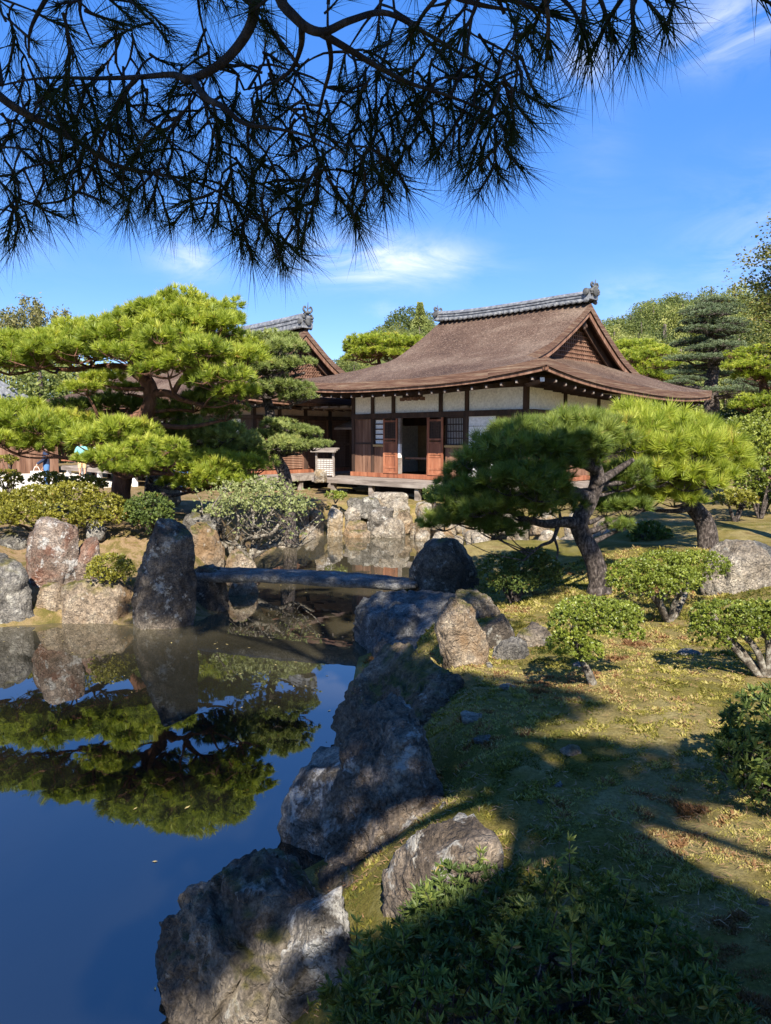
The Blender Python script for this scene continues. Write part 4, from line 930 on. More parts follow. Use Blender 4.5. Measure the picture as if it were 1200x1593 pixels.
def build_lattice_screen():
    T = thing('lattice_screen', 'small pale lattice screen with a plank top on the walkway', 'screen', (-2.02, 24.75, 1.28), math.radians(-30))
    for x in (-.34, .34): part('post', T, M['wood_grey'], [((x - .03, -.03, 0), (x + .03, .03, .82))])
    for i in range(3): part('top_plank', T, M['wood_grey'], [((-.48, -.16 + .1 * i, .82 + .05 * i), (.48, -.05 + .1 * i, .87 + .05 * i))])
    g = Geo()
    for i in range(11): x = -.31 + .62 * i / 10; g.box((x - .012, -.012, .03), (x + .012, .0, .6))
    for i in range(9): z = .05 + .54 * i / 8; g.box((-.31, .001, z - .012), (.31, .013, z + .012))
    g.build('lattice', M['wood_grey'], T); part('backing', T, M['paper'], [((-.31, .014, .03), (.31, .02, .6))])
build_lattice_screen()
rock('rounded grey rock beside the lattice screen', rows_pts([(731,490,506),(736,487,510),(745,487,510)], 24.0, .7, .1), 'rock_wall', 301, 3, 11, .2)
def small_house(name, label, cat, px, py, d, w, dep, h, rz, roofm, wallm):
    p = at_depth(px, py, d); T = thing(name, label, cat, (p[0], p[1], .7), rz)
    part('wall', T, M[wallm], [((-w / 2, -dep / 2, 0), (w / 2, dep / 2, h))])
    for x in np.linspace(-w / 2, w / 2, 5): part('post', T, M['wood_dark'], [((x - .07, -dep / 2 - .05, 0), (x + .07, -dep / 2 + .02, h))])
    W_, D_ = w / 2 + .7, dep / 2 + .8; rh = D_ * .62
    g = Geo(); g.add([(-W_, -D_, h), (W_, -D_, h), (W_, D_, h), (-W_, D_, h), (-W_ * .8, 0, h + rh), (W_ * .8, 0, h + rh)], [(0, 1, 5, 4), (2, 3, 4, 5), (3, 2, 1, 0)]); g.add([(-W_, -D_, h), (-W_ * .8, 0, h + rh), (-W_, D_, h), (W_, -D_, h), (W_, D_, h), (W_ * .8, 0, h + rh)], [(0, 1, 2), (3, 4, 5)])
    rf = g.build('roof', M[roofm], T)
    g = Geo()
    for x in np.arange(-W_ + .2, W_, .3):
        xe = x * .8
        g.tube([(x, -D_, h + .02), (xe, 0, h + rh + .02)], .05, 5)
    g.build('tile_rows', M[roofm], rf); part('ridge', rf, M['tile'], [((-W_ * .82, -.15, h + rh - .05), (W_ * .82, .15, h + rh + .3))])
small_house('temple_house', 'low house with grey tiled roof at the left edge behind the pine', 'house', -60, 600, 40, 9, 6, 2.6, math.radians(-42), 'tile', 'wood_brown')
small_house('garden_hut', 'small hut with grey roof glimpsed beyond the right corner of the hall', 'hut', 1080, 660, 36, 2.4, 2, 1.6, math.radians(-30), 'tile_pale', 'plaster_pink')

# ------------------------------------------------------------------ foliage builders
def unit(v): return v / (np.linalg.norm(v, axis=-1, keepdims=True) + 1e-9)
def rand_dirs(rs, n): return unit(rs.normal(size=(n, 3)))
def needle_tris(g, rs, base, axis, k, length, width, a0=15, a1=75, mat=0, tone=None, shoot=0.0, bend=0.0):
    """k needles per tuft, fanned round the axis."""
    n = len(base); B = np.repeat(base, k, 0); A = np.repeat(axis, k, 0)
    perp = unit(np.cross(A, rand_dirs(rs, n * k)))
    al = np.radians(a0 + (a1 - a0) * rs.rand(n * k))[:, None]
    D = A * np.cos(al) + perp * np.sin(al); D[:, 2] -= bend; D = unit(D)
    L_ = length * (0.7 + 0.5 * rs.rand(n * k))[:, None]
    B = B + A * (shoot * rs.rand(n * k)[:, None])
    S = unit(np.cross(D, rand_dirs(rs, n * k))) * width / 2
    V = np.stack([B - S, B + S, B + D * L_], 1).reshape(-1, 3)
    t = np.repeat((tone if tone is not None else rs.rand(n)), k) + (rs.rand(n * k) - 0.5) * 0.25
    dead = rs.rand(n * k) < 0.012; t = np.where(dead, 1.0, np.clip(t, 0, 0.9))
    g.add(V, np.arange(3 * n * k).reshape(-1, 3), mat, np.repeat(t, 3))
def pad_mesh(name, seed, mats, tufts, k, nlen, nwid, flat=0.42, lumps=7, up=0.75, droop=0.0):
    """One cushion of a pine's foliage, about 1 m in radius: clumps of needle tufts over short twigs."""
    rs = np.random.RandomState(seed); g = Geo()
    cs = []
    for i in range(lumps):
        a = 6.283 * i / max(1, lumps - 1) + rs.rand() * .8; r = 0 if i == 0 else .42 + .3 * rs.rand()
        cs.append((r * math.cos(a), r * math.sin(a), flat * (.35 + .5 * rs.rand()) * (1 - .55 * r * r), .34 + .2 * rs.rand()))
    cs = np.array(cs)
    which = rs.randint(0, lumps, tufts)
    d = rand_dirs(rs, tufts); d[:, 2] = np.abs(d[:, 2]) * 1.1 - .32; d = unit(d)
    rad = cs[which, 3] * (0.72 + .33 * rs.rand(tufts))
    P = cs[which, :3] + d * rad[:, None] * np.array([1, 1, max(.55, flat * 1.35)])
    P[:, 2] -= droop * (P[:, 0] ** 2 + P[:, 1] ** 2)
    ax = unit(d * np.array([.9, .9, .5]) + np.array([0, 0, up]) + rs.normal(size=(tufts, 3)) * .25)
    tone = np.clip(.42 + .2 * d[:, 2] + .5 * (rs.rand(tufts) - .5) + .2 * (rs.rand(lumps) - .5)[which], 0, .9)
    needle_tris(g, rs, P, ax, k, nlen, nwid, 6, 72, 0, tone, nlen * .25)
    for i in range(lumps):
        c = cs[i, :3]; g.tube(spline([(0, 0, -.12), (c[0] * .5, c[1] * .5, -.05), (c[0], c[1], c[2] * .4)], 6), interp_r([.035, .015], 6), 5, 1)
    for i in range(0, tufts, 4):
        c = cs[which[i], :3]; c = np.array([c[0], c[1], c[2] * .4]); g.tube([c, (c + P[i]) / 2 + np.array([0, 0, -.03]), P[i]], [.012, .008, .005], 3, 1, cap=False)
    return g.build(name, mats, link=False)
def sweep(name, parent, pts, rad, mat, n=26, seg=10, wob=0.12, seed=0):
    P = spline(pts, n); R = interp_r(rad, n)
    g = Geo(); g.tube(P, R, seg)
    V = g.v[0]; V += (fbm(V * 5 + seed, 3) * 1.0)[:, None] * wob * np.repeat(R, seg)[:, None] * unit(V - np.repeat(P, seg, 0))
    return g.build(name, M[mat], parent, True), P, R
class Pine:
    def __init__(s, name, label, trunk, rad, bark, cat='pine tree', group=None, seed=0, seg=12):
        s.rs = random.Random(seed); s.seed = seed; s.bark = bark
        trunk = np.asarray(trunk, float); s.o = trunk[0].copy()
        s.T = thing(name, label, cat, tuple(s.o), 0, group)
        o, P, R = sweep('trunk', s.T, trunk - s.o, rad, bark, 40, seg, .22, seed)
        s.nodes = [(p, r) for p, r in zip(P, R)]
    def limb(s, pts, rad, n=20):
        o, P, R = sweep('branch', s.T, np.asarray(pts, float) - s.o, rad, s.bark, n, 8, .2, s.seed + len(s.nodes))
        s.nodes += [(p, r) for p, r in zip(P, R)]
    def pad(s, c, size, mesh, tilt=0.15, flat=1.0, connect=True):
        c = np.asarray(c, float) - s.o
        if connect:
            below = [(np.linalg.norm((c - p) * np.array([1, 1, 1.6])) + (1.2 if p[2] > c[2] else 0) - r * 1.5, p, r) for p, r in s.nodes]
            _, p, r = min(below, key=lambda q: q[0])
            e = c - np.array([0, 0, .06 * size])
            L_ = np.linalg.norm(e - p)
            if L_ > .12:
                mid = (p + e) / 2 + np.array([s.rs.uniform(-.12, .12), s.rs.uniform(-.12, .12), s.rs.uniform(-.14, .04)]) * L_
                r0 = min(r * .75, .018 + .03 * L_ + .012 * size)
                sweep('branch', s.T, [p, mid, e], [r0, r0 * .75, r0 * .4], s.bark, 10, 6, .15, s.rs.random() * 50)
        o = link_obj('foliage_pad', mesh, s.T); o.location = c
        o.rotation_euler = (s.rs.uniform(-tilt, tilt), s.rs.uniform(-tilt, tilt), s.rs.uniform(0, 6.28))
        o.scale = (size * s.rs.uniform(.9, 1.12), size * s.rs.uniform(.9, 1.12), size * flat * s.rs.uniform(.88, 1.12))
        return o
def variants(prefix, n, *a, **k): return [pad_mesh(prefix, 100 * len(bpy.data.meshes) + i, *a, **k) for i in range(n)]
PADS_LEFT = variants('foliage_pad', 6, [M['pine_yellow'], M['bark_red']], 150, 44, .23, .030)
PADS_OLIVE = variants('foliage_pad', 5, [M['pine_olive'], M['bark']], 165, 40, .20, .026)
PADS_DARK = variants('foliage_pad', 3, [M['pine_green'], M['bark_red']], 130, 38, .22, .028)
PADS_NEAR = variants('foliage_pad', 6, [M['pine_green'], M['bark']], 70, 62, .40, .024, flat=.55)
PADS_NEARY = variants('foliage_pad', 6, [M['pine_yellow'], M['bark']], 72, 62, .40, .026, flat=.6)
PADS_BLUE = variants('foliage_pad', 5, [M['pine_blue'], M['bark']], 520, 15, .11, .026, flat=.2, lumps=9, up=1.2)
PADS_FAR = variants('foliage_pad', 4, [M['pine_yellow'], M['bark_red']], 420, 18, .16, .03, flat=.55, lumps=9)

def left_pine():
    d = 14.6
    W = lambda x, y, dd=0: at_depth(x, y, d + dd); Wp = lambda x, y, dd=0: at_depth(x, y + 11, d + dd)
    base = W(187, 795); base[2] = lz(base[0], base[1]) - .1
    P = Pine('pine_tree', 'big sunlit yellow green pine on the left bank with a bent red brown trunk', [base, W(188, 770), W(193, 735), W(208, 690), W(222, 655), W(236, 622), W(228, 592), W(208, 572), W(215, 545), W(235, 520)], [.22, .19, .175, .165, .155, .15, .14, .12, .09, .06], 'bark_red', seed=1)
    P.limb([W(233, 612), W(262, 612, -.2), W(285, 622, -.4), W(318, 632, -.5)], [.09, .07, .05, .03])
    P.limb([W(225, 640), W(190, 655, -.2), W(150, 662, -.5), W(100, 668, -.6)], [.08, .06, .05, .03])
    P.limb([W(208, 575), W(170, 570, .3), W(110, 575, .4), W(60, 570, .3)], [.09, .07, .05, .03])
    P.limb([W(225, 560), W(270, 540, -.3), W(330, 545, -.4), W(390, 570, -.4)], [.08, .06, .05, .03])
    P.limb([W(270, 612, -.2), W(283, 590, -.1), W(300, 575), W(330, 560, .2)], [.06, .05, .04, .03])
    P.limb([W(193, 740), W(150, 722, -.8), W(100, 712, -1.1)], [.07, .05, .03]); P.limb([W(193, 742), W(235, 735, -.9), W(270, 738, -1.2)], [.06, .045, .03])
    for x, y, w, dd in ((290,474,46,.1),(330,482,48,.6),(245,486,46,-.2),(205,500,46,.2),(352,500,40,.1),(285,500,56,-.5),(232,512,52,-.8),(170,512,50,.5),(325,515,52,-.4),(130,522,50,.4),(95,528,48,0),(55,532,48,.6),(15,536,48,.2),(-30,545,50,.4),
                        (180,536,56,-.6),(262,536,58,-1.1),(120,548,54,-.5),(60,556,52,-.5),(15,566,52,-.2),(215,556,46,-1.3),(310,556,58,-1.2),(350,560,52,-.7),(262,572,46,-1.4),(340,590,46,-1.3),
                        (365,612,40,-1.0),(375,535,40,.3),(150,545,48,.9),(240,545,48,.6),(300,530,48,1.0)):
        P.pad(Wp(x, y, dd), w * 1.02 * d / FPX, P.rs.choice(PADS_LEFT))
    for x, y, w, dd in ((15,655,52,-.6),(55,672,50,-.9),(-10,690,54,-.8),(90,690,50,-1.1),(30,705,46,-1.1),(120,672,42,-.6)):
        P.pad(W(x, y - 4, dd), w * 1.04 * d / FPX, P.rs.choice(PADS_LEFT))
    for x, y, w, dd in ((135,615,34,-.8),(160,600,30,-.6),(200,615,26,.5)): P.pad(W(x, y - 4, dd), w * 1.04 * d / FPX, P.rs.choice(PADS_LEFT))
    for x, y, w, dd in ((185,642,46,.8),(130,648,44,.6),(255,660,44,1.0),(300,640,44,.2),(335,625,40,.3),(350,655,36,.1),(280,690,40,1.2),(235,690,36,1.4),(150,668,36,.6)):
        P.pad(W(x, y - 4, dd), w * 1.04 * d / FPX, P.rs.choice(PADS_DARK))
    # the low tier that spreads in front of the trunk
    for x, y, w, dd in ((200,690,48,-1.3),(150,702,46,-1.4),(240,712,42,-1.5),(108,694,36,-1.2),(180,722,40,-1.8),(220,735,36,-1.7),(258,728,34,-1.4),(158,722,30,-1.7),(195,744,30,-1.9)):
        P.pad(W(x, y - 4, dd), w * 1.04 * d / FPX, P.rs.choice(PADS_LEFT))
left_pine()
def low_pine():
    d = 16.2; W = lambda x, y, dd=0: at_depth(x, y, d + dd)
    b = W(231, 770); b[2] = lz(b[0], b[1]) - .1
    P = Pine('pine_tree', 'low spreading pine with a thin dark trunk behind the left hedge, under the big pine', [b, W(232, 755), W(240, 735), W(265, 722), W(300, 715)], [.1, .09, .08, .06, .04], 'bark', seed=2)
    for x, y, w, dd, m in ((300,690,40,-.4,0),(335,690,44,-.6,0),(372,700,34,-.2,0),(290,735,42,-1.0,1),(325,745,44,-1.2,1),(350,728,40,-.9,1),(300,762,34,-1.2,1),(345,758,34,-1.1,1),(378,720,34,.2,2),(395,735,32,.3,2),(360,712,36,.2,2)):
        P.pad(W(x, y, dd), w * 1.2 * d / FPX, P.rs.choice((PADS_OLIVE, PADS_LEFT, PADS_DARK)[m]))
low_pine()
def middle_pine():
    d = 17.5; W = lambda x, y, dd=0: at_depth(x, y, d + dd)
    b = W(452, 775); b[2] = lz(b[0], b[1]) - .1
    P = Pine('pine_tree', 'grey green pine with cushion tiers and slanting trunk in front of the louvred wall', [b, W(445, 752), W(432, 715), W(424, 685), W(420, 640), W(412, 600), W(425, 560), W(438, 530)], [.17, .155, .13, .12, .11, .1, .08, .05], 'bark', seed=3)
    P.limb([W(424, 690), W(450, 680, -.3), W(480, 678, -.3)], [.06, .05, .03]); P.limb([W(428, 700), W(400, 690, -.2), W(380, 690, -.3)], [.05, .04, .03]); P.limb([W(415, 610), W(445, 590, -.2), W(475, 580, -.2)], [.07, .05, .03])
    for x, y, w, dd in ((435,506,38,0),(405,520,40,.3),(440,535,42,-.5),(400,548,42,-.2),(465,556,34,-.3),(430,570,42,-.6),(395,575,38,0),(455,595,38,-.5),(420,602,38,-.5),(470,612,30,-.4),(385,550,34,.6),(380,610,32,.2),(478,590,18,0)):
        P.pad(W(x - 8, y + 13 + max(0, (570 - y) * .25), dd), w * .95 * d / FPX, P.rs.choice(PADS_OLIVE))
    for x, y, w, dd in ((425,672,34,-.2),(455,660,36,-.4),(485,668,30,-.3),(405,690,26,-.1),(450,685,34,-.7),(495,685,28,-.4),(470,692,28,-.5),(430,692,24,-.3),(512,680,15,-.3)):
        P.pad(W(x - 8, y + 13 + max(0, (570 - y) * .25), dd), w * .95 * d / FPX, P.rs.choice(PADS_OLIVE))
middle_pine()
def right_pine():
    d = 8.9; W = lambda x, y, dd=0: at_depth(x, y, d + dd)
    b = W(934, 925); b[2] = lz(b[0], b[1]) - .1
    P = Pine('pine_tree', 'dark shaded pine with a curved grey trunk right of the bridge', [b, W(932, 905), W(924, 870), W(906, 832), W(902, 810), W(918, 780, .1), W(930, 745, .1), W(922, 710, .1), W(905, 680, .1), W(900, 660, .1)], [.18, .13, .118, .11, .105, .095, .085, .07, .05, .035], 'bark', seed=4)
    P.limb([W(905, 815), W(878, 812, -.1), W(850, 815, -.2), W(820, 808, -.3), W(790, 795, -.3)], [.08, .065, .05, .035, .02])
    P.limb([W(918, 775), W(890, 765, -.2), W(855, 745, -.3), W(815, 730, -.4), W(770, 725, -.4)], [.09, .07, .055, .04, .025]); P.limb([W(928, 730), W(900, 715, -.2), W(860, 690, -.3), W(810, 675, -.3)], [.08, .06, .05, .03])
    P.limb([W(930, 750), W(955, 735, .2), W(985, 715, .3)], [.06, .05, .03]); P.limb([W(870, 812, -.1), W(860, 840, -.2), W(840, 850, -.2), W(815, 872, -.3)], [.03, .022, .016, .01]); P.limb([W(862, 835, -.2), W(868, 855, -.2), W(866, 870, -.2)], [.018, .014, .008])
    for x, y, w, dd in ((775,700,42,-.2),(815,680,44,-.1),(860,662,46,0),(905,655,44,.1),(940,655,40,.3),(800,655,30,.5),(755,735,42,-.3),(800,725,44,-.6),(850,705,44,-.5),(895,690,40,-.4),(745,775,42,-.4),(795,765,42,-.7),(845,755,38,-.6),(725,745,30,-.1),(770,795,32,-.6),(718,792,40,-.3),(840,790,30,-.4),(692,822,30,-.4),(708,812,28,-.3),(738,818,36,-.3),(770,835,30,-.4),(885,640,34,.5),(920,635,34,.5),(850,640,30,.6),(880,725,38,-.3),(955,690,34,.2),(765,825,22,-.4),(700,760,20,0),(812,805,40,-.5),(870,790,30,-.2),(790,830,26,-.5),(740,800,30,-.6),(870,745,36,-.5),(835,775,36,-.8),(905,720,34,-.4),(720,775,28,-.4),(815,750,36,-.9)):
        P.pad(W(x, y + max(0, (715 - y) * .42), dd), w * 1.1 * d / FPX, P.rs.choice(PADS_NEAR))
    for x, y, w, dd in ((962,760,36,.5),(940,800,34,.6),(975,800,34,.7),(985,745,34,.5),(960,825,26,.5)): P.pad(W(x, y + max(0, (715 - y) * .42), dd), w * 1.1 * d / FPX, P.rs.choice(PADS_NEAR))
right_pine()
def right_pine_bright():
    d = 11.3; W = lambda x, y, dd=0: at_depth(x, y, d + dd)
    b = W(1104, 832); b[2] = lz(b[0], b[1]) - .1
    P = Pine('pine_tree', 'bright yellow green pine on a leaning trunk, right of the dark pine', [b, W(1098, 818), W(1080, 790), W(1062, 760), W(1045, 725), W(1030, 690)], [.17, .15, .125, .1, .08, .05], 'bark', seed=5)
    P.limb([W(1065, 765), W(1095, 735, -.2), W(1125, 720, -.2)], [.06, .04, .025]); P.limb([W(1062, 760), W(1030, 765, -.2), W(1000, 770, -.3)], [.06, .04, .025]); P.limb([W(1045, 728), W(1075, 690, -.1), W(1090, 670)], [.05, .04, .02])
    for x, y, w, dd in ((965,648,44,.2),(1005,640,46,.3),(1045,652,42,.2),(1075,648,34,.5),(985,680,48,-.3),(1030,678,48,-.3),(1075,688,44,-.2),(1110,695,38,-.1),(1000,715,48,-.7),(1045,718,48,-.7),(1090,722,46,-.6),(1128,715,34,-.3),(1020,752,44,-.8),(1065,758,42,-.8),(1108,755,38,-.6),(1138,738,28,-.4),(985,760,40,-.5),(1000,790,38,-.4),(1050,785,34,-.5),(955,690,40,.6),(1090,640,26,.8),(1060,632,26,.6)):
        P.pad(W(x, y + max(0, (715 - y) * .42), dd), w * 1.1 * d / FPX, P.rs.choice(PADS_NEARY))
right_pine_bright()
def cloud_pine():
    d = 29; W = lambda x, y, dd=0: at_depth(x, y, d + dd)
    b = W(1108, 690); b[2] = .9
    P = Pine('pine_tree', 'tall dark cloud pruned pine with flat grey green tiers behind the right roof corner', [b, W(1108, 640), W(1106, 600), W(1112, 560), W(1104, 520), W(1110, 490), W(1112, 472)], [.32, .28, .25, .2, .15, .1, .06], 'bark', seed=6)
    for x, y, w, dd in ((1112,472,30,0),(1090,484,28,-.5),(1130,484,28,-.4),(1110,492,36,-.8),(1078,503,22,-.3),(1118,505,38,-.6),(1148,508,16,0),(1074,514,24,0),(1100,516,34,-1.0),(1140,518,24,-.3),(1075,535,28,-.2),(1095,545,26,-.9),(1125,540,30,-1.0),(1150,545,22,-.4),(1070,560,30,-.4),(1105,560,34,-1.1),(1140,562,28,-.7),(1060,582,26,-.2),(1072,592,24,-.7),(1055,598,24,-1.0),(1165,600,34,-1.2),(1140,610,36,-1.5),(1185,612,28,-.9),(1120,585,26,.6),(1085,575,26,.7),(1110,530,28,.9)):
        P.pad(W(x, y, dd), w * 1.02 * d / FPX, P.rs.choice(PADS_BLUE), .08, .72)
cloud_pine()
def far_pine(label, x, y, w, d, pads, seed, mesh=PADS_FAR, group=None):
    W = lambda px, py, dd=0: at_depth(px, py, d + dd)
    b = W(x, y); b[2] = .8
    P = Pine('pine_tree', label, [b, W(x + 4, (y + pads[0][1]) / 2), W(x - 4, pads[0][1] + 10)], [.3, .22, .08], 'bark_red', seed=seed, group=group)
    for px, py, pw, dd in pads: P.pad(W(px, py, dd), pw * 1.2 * d / FPX, P.rs.choice(mesh), .12, .8)
far_pine('rounded light green pine behind the left slope of the hall roof', 592, 690, 0, 46, [(590,540,30,0),(565,546,28,-.5),(618,544,30,-.4),(590,545,34,-1),(555,552,24,-.5),(632,545,30,-.6),(575,560,30,-1.2),(615,562,30,-1),(645,542,22,0),(605,536,22,.6)], 7)
far_pine('light green pine right of the hall gable', 1000, 690, 0, 40, [(985,545,26,0),(1010,556,28,-.5),(985,568,30,-.8),(1012,580,26,-.9),(965,556,22,.2),(1030,572,22,-.3),(1000,592,28,-1),(975,590,26,-.8),(1030,598,22,-.6)], 8)
far_pine('yellow green pine at the right edge below the maple', 1190, 720, 0, 20, [(1180,580,34,0),(1155,575,22,-.3),(1200,600,40,-.2),(1165,640,28,.6),(1195,640,40,-.4),(1210,560,36,.2),(1150,560,18,.2),(1185,560,30,.4)], 9)

# --- broad leaves
LEAF5 = np.array([(0, 0, 0), (.16, .32, .05), (.12, .72, .03), (0, 1.0, -.06), (-.12, .72, .03), (-.16, .32, .05), (0, .45, -.02)])
LEAF5F = np.array([(0, 1, 6), (1, 2, 6), (2, 3, 6), (3, 4, 6), (4, 5, 6), (5, 0, 6)])
def leaves(g, rs, base, D, length, width=1.0, tone=None, mat=0, simple=False):
    """Leaves from base along D; simple ones are two triangles."""
    n = len(base); L_ = (length * (0.75 + .5 * rs.rand(n)))[:, None]
    S = unit(np.cross(D, rand_dirs(rs, n))); U = np.cross(S, D)
    tone = rs.rand(n) if tone is None else tone
    if simple:
        V = np.stack([base, base + D * L_ * .5 + S * L_ * .27 * width + U * L_ * .06, base + D * L_, base + D * L_ * .5 - S * L_ * .27 * width + U * L_ * .06], 1).reshape(-1, 3)
        g.add(V, np.arange(4 * n).reshape(-1, 4), mat, np.repeat(tone, 4))
    else:
        V = (base[:, None] + LEAF5[None, :, 0, None] * (S * L_ * width)[:, None] + LEAF5[None, :, 1, None] * (D * L_)[:, None] + LEAF5[None, :, 2, None] * (U * L_)[:, None]).reshape(-1, 3)
        F = (LEAF5F[None] + 7 * np.arange(n)[:, None, None]).reshape(-1, 3)
        g.add(V, F, mat, np.repeat(tone, 7))
def rosette(g, rs, P, A, k, length, tone, simple, width=1.0, spread=(35, 85)):
    n = len(P); B = np.repeat(P, k, 0); A2 = np.repeat(A, k, 0)
    perp = unit(np.cross(A2, rand_dirs(rs, n * k))); al = np.radians(spread[0] + (spread[1] - spread[0]) * rs.rand(n * k))[:, None]
    D = unit(A2 * np.cos(al) + perp * np.sin(al))
    t = np.clip(np.repeat(tone, k) + (rs.rand(n * k) - .5) * .25, 0, .9); t = np.where(rs.rand(n * k) < .01, 1.0, t)
    leaves(g, rs, B, D, length, width, t, 0, simple)
def blob_points(rs, blobs, dens, lump=.28):
    """Points and normals over lumpy ellipsoids (centre, radii), the undersides thinned out."""
    Ps, Ns = [], []
    for c, r in blobs:
        c = np.asarray(c, float); r = np.asarray(r, float)
        n = int(dens * 4 * np.pi * (r.prod() ** (2 / 3)))
        d = rand_dirs(rs, n); d = d[(d[:, 2] > -.45) | (rs.rand(n) < .25)]
        q = (1 - .35 * rs.rand(len(d)) ** 2.0) * (1 + lump * fbm(d * 2.3 + c * 3, 3))
        Ps.append(c + d * r * q[:, None]); Ns.append(unit(d / r))
    P = np.concatenate(Ps); N_ = np.concatenate(Ns)
    keep = np.ones(len(P), bool)
    for c, r in blobs:
        keep &= ((((P - np.asarray(c)) / np.asarray(r)) ** 2).sum(1) > .25)
    return P[keep], N_[keep]
def shrub(label, blobs, base, mat, leaf=.05, dens=260, k=5, simple=True, stems=5, stem_r=.02, bark='bark_pale', seed=0, group=None, name='azalea_bush', cat='bush', parts=0, flatten=0.5, lump=.28, shoots=0, width=1.0):
    rs = np.random.RandomState(seed); base = np.asarray(base, float)
    T = thing(name, label, cat, tuple(base), 0, group)
    bl = [(np.asarray(c, float) - base, np.asarray(r, float)) for c, r in blobs]
    P, N_ = blob_points(rs, bl, dens, lump)
    A = unit(N_ * flatten + np.array([0, 0, .6]) + rs.normal(size=P.shape) * .22)
    tone = np.clip(.42 + .25 * fbm(P * 4, 2) * 2 + .3 * (rs.rand(len(P)) - .5), 0, .9)
    gs = Geo()
    if shoots:                                  # long new shoots that stand out of the clipped surface
        tops = np.argsort(-P[:, 2] - .4 * rs.rand(len(P)))[:shoots * 12]; pick = rs.choice(tops, shoots, False); eP, eA = [], []
        for i in pick:
            d_ = unit(np.array([0, 0, 1.0]) + rs.normal(size=3) * .25); h_ = .05 + .07 * rs.rand(); gs.tube([P[i] - d_ * .03, P[i] + d_ * h_], [.002, .0012], 4, 1)
            for t in (.35, .65, 1.0): eP.append(P[i] + d_ * h_ * t); eA.append(d_)
        P = np.concatenate([P, eP]); N_ = np.concatenate([N_, eA]); A = np.concatenate([A, eA]); tone = np.concatenate([tone, np.full(len(eP), .72)])
    if parts:
        # the clusters that show largest are parts of their own, from a few shared shapes
        ds = np.linalg.norm(P + base - np.array([0, 0, EYE]), axis=1); front = (N_ @ unit(np.array([0, 0, EYE]) - base - P.mean(0))) > 0.05
        idx = np.argsort(np.where(front, ds, ds + 50))[:parts]; mask = np.zeros(len(P), bool); mask[idx] = True
        vm = []
        for v in range(7):
            g = Geo(); r2 = np.random.RandomState(seed * 31 + v)
            rosette(g, r2, np.zeros((1, 3)), np.array([[0, 0, 1.0]]), k, leaf, np.array([.3 + .08 * v]), simple, width, (20, 88)); g.tube([(0, 0, -leaf * 1.4), (0, 0, 0)], [.0022, .0018], 4, 1)
            vm.append(g.build('leaf_cluster', [M[mat], M[bark]], link=False))
        for i in idx:
            o = link_obj('leaf_cluster', vm[rs.randint(7)], T); o.location = P[i]
            q = Vector(A[i]).to_track_quat('Z', 'Y') @ Quaternion((0, 0, 1), rs.rand() * 6.28); o.rotation_mode = 'QUATERNION'; o.rotation_quaternion = q
            s = rs.uniform(.8, 1.25); o.scale = (s, s, s)
        rest = ~mask
    else: rest = np.ones(len(P), bool)
    g = Geo(); rosette(g, rs, P[rest], A[rest], k, leaf, tone[rest], simple, width, (20, 88))
    if gs.n: gs.build('shoots', [M[mat], M[bark]], T)
    tag(g.build('foliage', M[mat], T), kind='stuff' if parts else None)
    rr = random.Random(seed)
    for i in range(stems):
        c, r = bl[i % len(bl)]
        e = c + np.array([rr.uniform(-.5, .5), rr.uniform(-.5, .5), -.1]) * r
        m = e * .5 + np.array([rr.uniform(-.12, .12), rr.uniform(-.12, .12), rr.uniform(-.05, .08)]) * np.linalg.norm(e)
        sweep('stem', T, [(0, 0, -.06), m, e], [stem_r, stem_r * .75, stem_r * .3], bark, 12, 7, .25, i)
        for j in range(4):
            c2, r2 = bl[rr.randrange(len(bl))]; f = c2 + np.array([rr.uniform(-.75, .75), rr.uniform(-.75, .75), rr.uniform(-.1, .5)]) * r2
            if np.linalg.norm(f - e) < 1.2 * max(r2): sweep('twig', T, [m * .6 + e * .4, (m + f) / 2, f], [stem_r * .45, stem_r * .3, stem_r * .12], bark, 8, 5, .2, i + j)
    return T
def B(x, y, wx, wy, d, wd=None):
    """An ellipsoid of foliage from its centre and half sizes in pixels at distance d."""
    s = d / FPX; return (at_depth(x, y, d), (wx * s, (wd if wd else wx) * s, wy * s))
def base_at(x, y): return ground_at(x, y)
